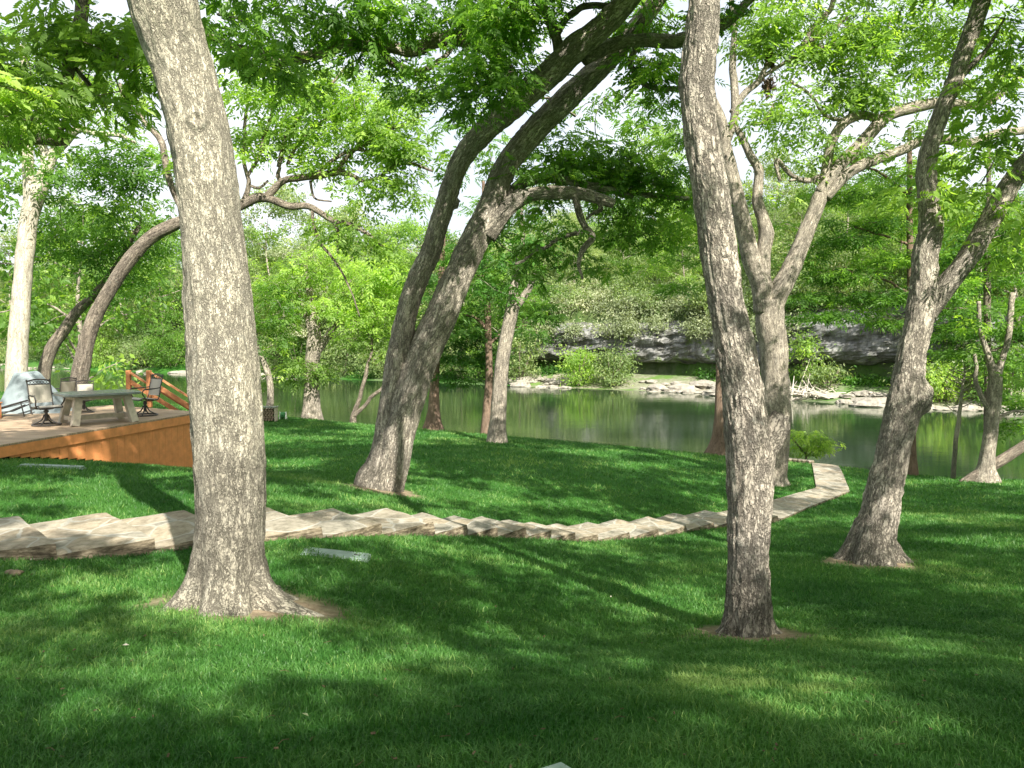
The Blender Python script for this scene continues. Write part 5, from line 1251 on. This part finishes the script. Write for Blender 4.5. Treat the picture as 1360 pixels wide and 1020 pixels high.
bush('bank_bush', 'low green bush under the dark overhang right of the driftwood', 1100, 4.5, 3.4, 2.4, LEAF_FAR, 44)
bush('bank_bush', 'yellow-green bush on the far waterline between the right forked tree and the bare sapling', 1250, 2, 4.5, 4.0, LEAF_LIGHT, 45, tint=(.85, .2))
bush('bank_bush', 'rounded pale bush on the far bank right of the bare sapling', 1296, 4, 4.5, 5.0, LEAF_PALE, 46)
bush('bank_bush', 'willowy bush overhanging the water left of the cliff end', 690, 1.5, 6, 6.5, LEAF_FAR, 47)
for j, (px, w_, h_, lf) in enumerate(((655, 6, 5, LEAF), (610, 7, 6, LEAF_FAR), (560, 7, 6, LEAF), (455, 8, 7, LEAF_FAR), (395, 7, 6, LEAF), (360, 7, 6, LEAF_FAR), (230, 9, 7, LEAF), (185, 8, 5, LEAF_FAR), (130, 9, 5, LEAF_LIGHT), (510, 7, 5, LEAF_FAR), (1340, 5, 5, LEAF), (1225, 4, 3.5, LEAF_FAR))):
    lbs = ['right of the two middle riverside trunks', 'behind the foot of the double tree', 'directly behind the double tree', 'between the stout short trunk and the V-shaped stems', 'behind the stout short trunk', 'just right of the big pale trunk', 'over the right stair handrail', 'over the left stair handrail', 'above the patio table', 'just left of the double tree', 'behind the forked pale bank tree at the right edge', 'just right of the right forked trunk']
    bush('bank_bush', 'low green far-bank bush seen ' + lbs[j], px, 2.0, w_, h_, lf, 100 + j, 'scrub', tint=(.5, .25))

# generic trees -----------------------------------------------------
def proto_tree(name, label, base, H, Rc, leaf, bark, kind, seed, cov=3.2, cat='tree', group=None, low=.25, nl=9, tint=(.5, .22), tr=.28):
    rg = np.random.default_rng(seed); b = np.array(base, float)
    lean = rg.normal(0, .05, 2); zz = np.array([-.3, .12 * H, .35 * H, .6 * H, .85 * H]); 
    pts = np.array([[b[0] + lean[0] * z + rg.normal(0, .015 * H) * (z > 1), b[1] + lean[1] * z + rg.normal(0, .015 * H) * (z > 1), b[2] + z] for z in zz])
    limbs = [(pts, np.array([1, .85, .65, .4, .1]) * tr)]; bl = []
    for j in range(nl):
        t = low + (.9 - low) * (j + .5) / nl; a = j * 2.4 + rg.uniform(-.4, .4); st = np.array([np.interp(t * H, zz, pts[:, k]) for k in range(3)])
        L = Rc * (1.05 - .45 * abs(t - .5) * 1.6) * rg.uniform(.75, 1.1); rise = L * rg.uniform(.15, .6)
        e = st + (math.cos(a) * L, math.sin(a) * L, rise); mid = (st + e) / 2 + (0, 0, L * rg.uniform(0, .12))
        limbs.append((np.array([st, mid, e]), np.array([.32, .2, .07]) * tr))
        rr = L * .52; bl.append((e - (e - st) * .18, (rr, rr, rr * rg.uniform(.45, .75)), 1.0, rg.normal(0, .12)))
    bl.append((b + (0, 0, H * .9), (Rc * .5, Rc * .5, H * .1), 1.))
    return build_tree(name, label, b, limbs, bl, bark, leaf, kind, seed, cat=cat, group=group, cov=cov, sides=8, step=.5, trunk_n=len(limbs), tint=tint)
def copy_tree(root, loc, rz, s, label, group=None, leaf=None):
    r = root.copy(); C.objects.link(r); r.location = loc; r.rotation_euler = (0, 0, rz); r.scale = (s, s, s * random.uniform(.9, 1.1)); r['label'] = label
    if group: r['group'] = group
    for ch in root.children:
        c = ch.copy(); C.objects.link(c); c.parent = r
        if leaf is not None and ch.name.startswith('crown'):
            c.material_slots[0].link = 'OBJECT'; c.material_slots[0].material = leaf
    return r
protos = []; far_spots = [
 # px, back from waterline, height, leaf
 (20, 6, 24, LEAF_FAR, 'at the far left edge, behind the white-barked tree'), (75, 4, 21, LEAF, 'behind the short leaning trunk'), (120, 9, 26, LEAF_FAR, 'right above the trunk behind the deck'),
 (165, 5, 22, LEAF_LIGHT, 'above the patio table'), (215, 6, 24, LEAF, 'just left of the big pale trunk'), (330, 5, 22, LEAF_LIGHT, 'touching the right side of the big pale trunk'), (375, 8, 25, LEAF_FAR, 'above the firewood stack'),
 (420, 4, 19, LEAF_PALE, 'above the stout short bank trunk, dusty pale'), (465, 7, 22, LEAF_FAR, 'behind the V-shaped stems'), (515, 5, 20, LEAF_LIGHT, 'just left of the double tree'), (565, 9, 20, LEAF, 'behind the double tree'), (620, 4, 17, LEAF_FAR, 'in the gap right of the double tree'),
 (665, 5, 15, LEAF, 'behind the forked trunk at the lawn edge'), (1240, 9, 15, LEAF_LIGHT, 'just right of the right forked tree'), (1290, 7, 17, LEAF, 'behind the bare sapling'), (1345, 6, 18, LEAF_DEEP, 'at the far right edge')]
for j, (px, back, H, lf, lb) in enumerate(far_spots):
    c = bank_point(px, back); c[2] -= .2; lab = 'leafy tree on the far bank ' + lb
    if j < 4: protos.append(proto_tree('far_tree', lab, c, H, H * .30, lf, BARK_GREY, 'far', 200 + j, group='trees lining the far bank', cov=3.6, low=.10, nl=13)); protos[-1]['H'] = H
    else:
        pr = protos[j % 4]; copy_tree(pr, tuple(c), j * 1.7, H / pr['H'], lab, 'trees lining the far bank', lf)
for pr in protos: del pr['H']
# near-bank trees left, beyond the deck
for j, (px, d, H, lb) in enumerate(((-60, 44, 17, 'left of the white-barked tree, near side of the river'), (100, 50, 15, 'on the near bank straight behind the short leaning trunk'))):
    x = P(px, 440, d)[0]; c = (x, d, max(g1(x, d), .1) - .2); proto_tree('bank_tree', 'round-crowned tree ' + lb, c, H, H * .3, LEAF, BARK_GREY, 'far', 230 + j, cov=3., low=.15, nl=11)

# wooded hillside above the cliff: a far-off wood nobody could count
def hillside(name, n, seed, pxr, backr, rr, leaf, kind='scrub', tint=(.5, .25), hh=(.6, 1.0)):
    rg = np.random.default_rng(seed); cl = []; ct = []
    for j in range(n):
        px = rg.uniform(*pxr); back = backr[0] + (backr[1] - backr[0]) * rg.random() ** 1.3; c = bank_point(px, back); c[2] = max(c[2], 6.2) if name == 'hillside_scrub' else rg.uniform(5.6, 6.6) if name == 'cliff_vines' else c[2]; r = rg.uniform(*rr); h = r * rg.uniform(*hh) * (1 + back / 60); m_ = int(5 + r * r * 3.2)
        u = rg.normal(0, 1, (m_, 3)); u /= np.linalg.norm(u, axis=1)[:, None]; u[:, 2] = np.abs(u[:, 2]); u *= rg.uniform(.55, 1, (m_, 1))
        cl.append(c + u * np.array([r, r, h * 1.5]) ); ct.append(np.clip(np.full(m_, rg.normal(*tint)) + rg.normal(0, .08, m_), 0, 1))
    V, q, ti = clump_leaves(np.vstack(cl), kind, rg, ctint=np.concatenate(ct))
    return np_mesh(name, V, q, None, leaf, None, {'tint': ti}, False)
tag(hillside('hillside_woodland', 330, 71, (640, 1330), (9, 70), (1.4, 3.4), LEAF_FAR), 'green woodland covering the hill above the cliff', 'woodland', kind='stuff')
tag(hillside('hillside_scrub', 260, 72, (650, 1300), (8.8, 24), (1.0, 2.2), LEAF_PALE, hh=(.35, .8)), 'pale greyish scrub spilling over the cliff top', 'scrub', kind='stuff')
tag(hillside('riverbank_woodland', 300, 73, (-500, 660), (3, 60), (2.0, 4.2), LEAF_FAR, hh=(.8, 1.4)), 'green woodland behind the far bank on the left', 'woodland', kind='stuff')
tag(hillside('cliff_vines', 20, 75, (700, 1250), (5.2, 6.6), (.5, 1.2), LEAF_PALE, hh=(.8, 1.4)), 'pale vines hanging over the brow of the cliff', 'vines', kind='stuff')
tag(hillside('ledge_plants', 22, 74, (720, 1200), (5.5, 9), (.4, .9), LEAF_DEEP, hh=(.3, .5)), 'dark ferns and vines under the cliff overhang', 'plants', kind='stuff')
for j, (px, back, H, lb) in enumerate(((760, 16, 11, 'directly above the bright bush'), (830, 22, 13, 'above the middle of the cliff'), (905, 15, 12, 'left of the slender front tree'), (1060, 14, 12, 'between the fan-limbed tree and the layered cypress'), (1120, 26, 13, 'behind the layered cypress'), (1190, 13, 11, 'left of the right forked tree'), (720, 24, 14, 'at the left end of the cliff'), (800, 40, 17, 'tall one high over the bright bush'), (870, 38, 18, 'tall one left of the slender trunk'), (1020, 40, 17, 'tall one behind the fan-limbed tree'))):
    c = bank_point(px, back); copy_tree(protos[j % 4], tuple(c - (0, 0, .3)), j * 2.1 + .5, H / 23.0, 'small tree on the hill above the cliff, ' + lb, 'trees on the hill above the cliff', (LEAF_FAR, LEAF, LEAF_LIGHT)[j % 3])

# unseen trees added behind the camera to shade the foreground lawn
for j, (x, y, H, rc) in enumerate(((6.5, -6.5, 12, 4.2), (-1.5, -9, 13, 4.4), (11.5, -1.5, 12, 4.0), (13.5, -12, 14, 4.6), (5, -15, 14, 4.8), (17, 5, 12, 4.0))):
    proto_tree('shade_tree', ('broad', 'tall', 'leafy', 'rounded', 'spreading', 'garden')[j] + ' shade tree added out of view behind the photographer', (x, y, g1(x, y)), H, rc, LEAF, BARK_GREY, 'back', 250 + j, cov=.25, low=.45, nl=9, group='shade trees out of view')

# ------------------------------------------------------------------ grass
def grass():
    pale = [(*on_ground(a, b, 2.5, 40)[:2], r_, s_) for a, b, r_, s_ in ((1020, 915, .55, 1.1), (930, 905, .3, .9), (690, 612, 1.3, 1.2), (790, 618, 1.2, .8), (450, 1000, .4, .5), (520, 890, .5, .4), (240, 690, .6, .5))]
    bands = [(1.9, 3.2, 9500, 1.0), (3.2, 4.5, 7000, 1.15), (4.5, 6.5, 4200, 1.5), (6.5, 9, 2400, 2.0), (9, 13, 1300, 2.9), (13, 20, 620, 4.2), (20, 45, 170, 7)]
    VV, QQ, TT, TI = [], [], [], []; n0 = 0; rg = np.random.default_rng(99)
    for a, b, dens, k in bands:
        wmax = .75 * b + 1; n = int(dens * (b - a) * 2 * wmax)
        x = rg.uniform(-wmax, wmax, n); y = rg.uniform(a, b, n)
        keep = (np.abs(x) < .72 * y + .9) & (y < crest_y(x) + 1.2)
        keep &= rg.random(n) > soilness(x, y) * 1.1
        for po in stair_polys: keep &= ~inside(po, x, y)
        keep &= ~inside(deck_poly, x, y)
        for lx, ly in lids: keep &= np.hypot(x - lx, (y - ly) * 1.5) > .22
        x, y = x[keep], y[keep]; n = len(x); z = gz(x, y) + .012 * noise3(np.stack([x * 1.7, y * 1.7, x * 0], -1), 11) * (y < 44)
        patch = fbm(np.stack([x * .8, y * .8, x * 0], -1), 41, 3); tuft = noise3(np.stack([x * 5, y * 5, x * 0], -1), 43)
        h = (.042 + .018 * rg.random(n) + .012 * tuft) * (1 + .12 * (k - 1)); wd = .0021 * k * rg.uniform(.8, 1.4, n)
        az = rg.uniform(0, 2 * math.pi, n) + 1.2 * tuft; lean = np.abs(rg.normal(.45, .3, n)) + .25 * np.clip(tuft, 0, 1)
        yaw = rg.uniform(0, 2 * math.pi, n)
        dx, dy = np.cos(az) * lean * h, np.sin(az) * lean * h; sx, sy = np.cos(yaw) * wd, np.sin(yaw) * wd
        zs = z - .008
        A = np.stack([x - sx, y - sy, zs], -1); B = np.stack([x + sx, y + sy, zs], -1)
        Cc = np.stack([x + sx * .7 + dx * .45, y + sy * .7 + dy * .45, zs + h * .62], -1); D = np.stack([x - sx * .7 + dx * .45, y - sy * .7 + dy * .45, zs + h * .62], -1)
        E = np.stack([x + dx * 1.25, y + dy * 1.25, zs + h * (1.0 - .25 * lean)], -1)
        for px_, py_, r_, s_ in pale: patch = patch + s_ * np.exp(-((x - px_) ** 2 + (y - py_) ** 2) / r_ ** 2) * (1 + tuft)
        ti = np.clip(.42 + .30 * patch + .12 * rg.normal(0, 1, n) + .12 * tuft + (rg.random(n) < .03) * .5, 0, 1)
        if k < 2.5:
            V = np.stack([A, B, Cc, D, E], 1).reshape(-1, 3); i = np.arange(n) * 5 + n0
            QQ.append(np.stack([i, i + 1, i + 2, i + 3], -1)); TT.append(np.stack([i + 3, i + 2, i + 4], -1)); TI.append(np.repeat(ti, 5))
        else:
            V = np.stack([A, B, E], 1).reshape(-1, 3); i = np.arange(n) * 3 + n0; TT.append(np.stack([i, i + 1, i + 2], -1)); TI.append(np.repeat(ti, 3))
        VV.append(V.astype(np.float32)); n0 += len(V)
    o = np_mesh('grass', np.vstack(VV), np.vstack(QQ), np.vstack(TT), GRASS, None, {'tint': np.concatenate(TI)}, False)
    tag(o, 'mown green lawn grass', 'grass', kind='stuff'); print('grass verts', n0)
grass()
print('polys', sum(len(o.data.polygons) for o in sc.objects if o.type == 'MESH'))

# small litter on the lawn: bits of twig and leaf nobody could count
rg = np.random.default_rng(77); mb = MB()
for j in range(420):
    y = 2.6 + 17 * rg.random() ** 1.5; x = rg.uniform(-.7, .7) * y; z = g1(x, y) + .035; a = rg.uniform(0, 6.28); L = rg.uniform(.008, .022)
    if any(inside(po, np.array([x]), np.array([y]))[0] for po in stair_polys + [deck_poly]): continue
    if j % 3: mb.box((x, y, z), (L, L * .5, .003), rz=a, rx=rg.normal(0, .3), ry=rg.normal(0, .3))
    else: mb.tube([(x, y, z), (x + math.cos(a) * L * 1.3, y + math.sin(a) * L * 1.3, z + .004), (x + math.cos(a + .3) * L * 2.6, y + math.sin(a + .3) * L * 2.6, z)], .0015, 4)
tag(mb.build('lawn_litter', LITTER), 'tiny bits of twig and brown leaf scattered on the lawn', 'litter', kind='stuff')
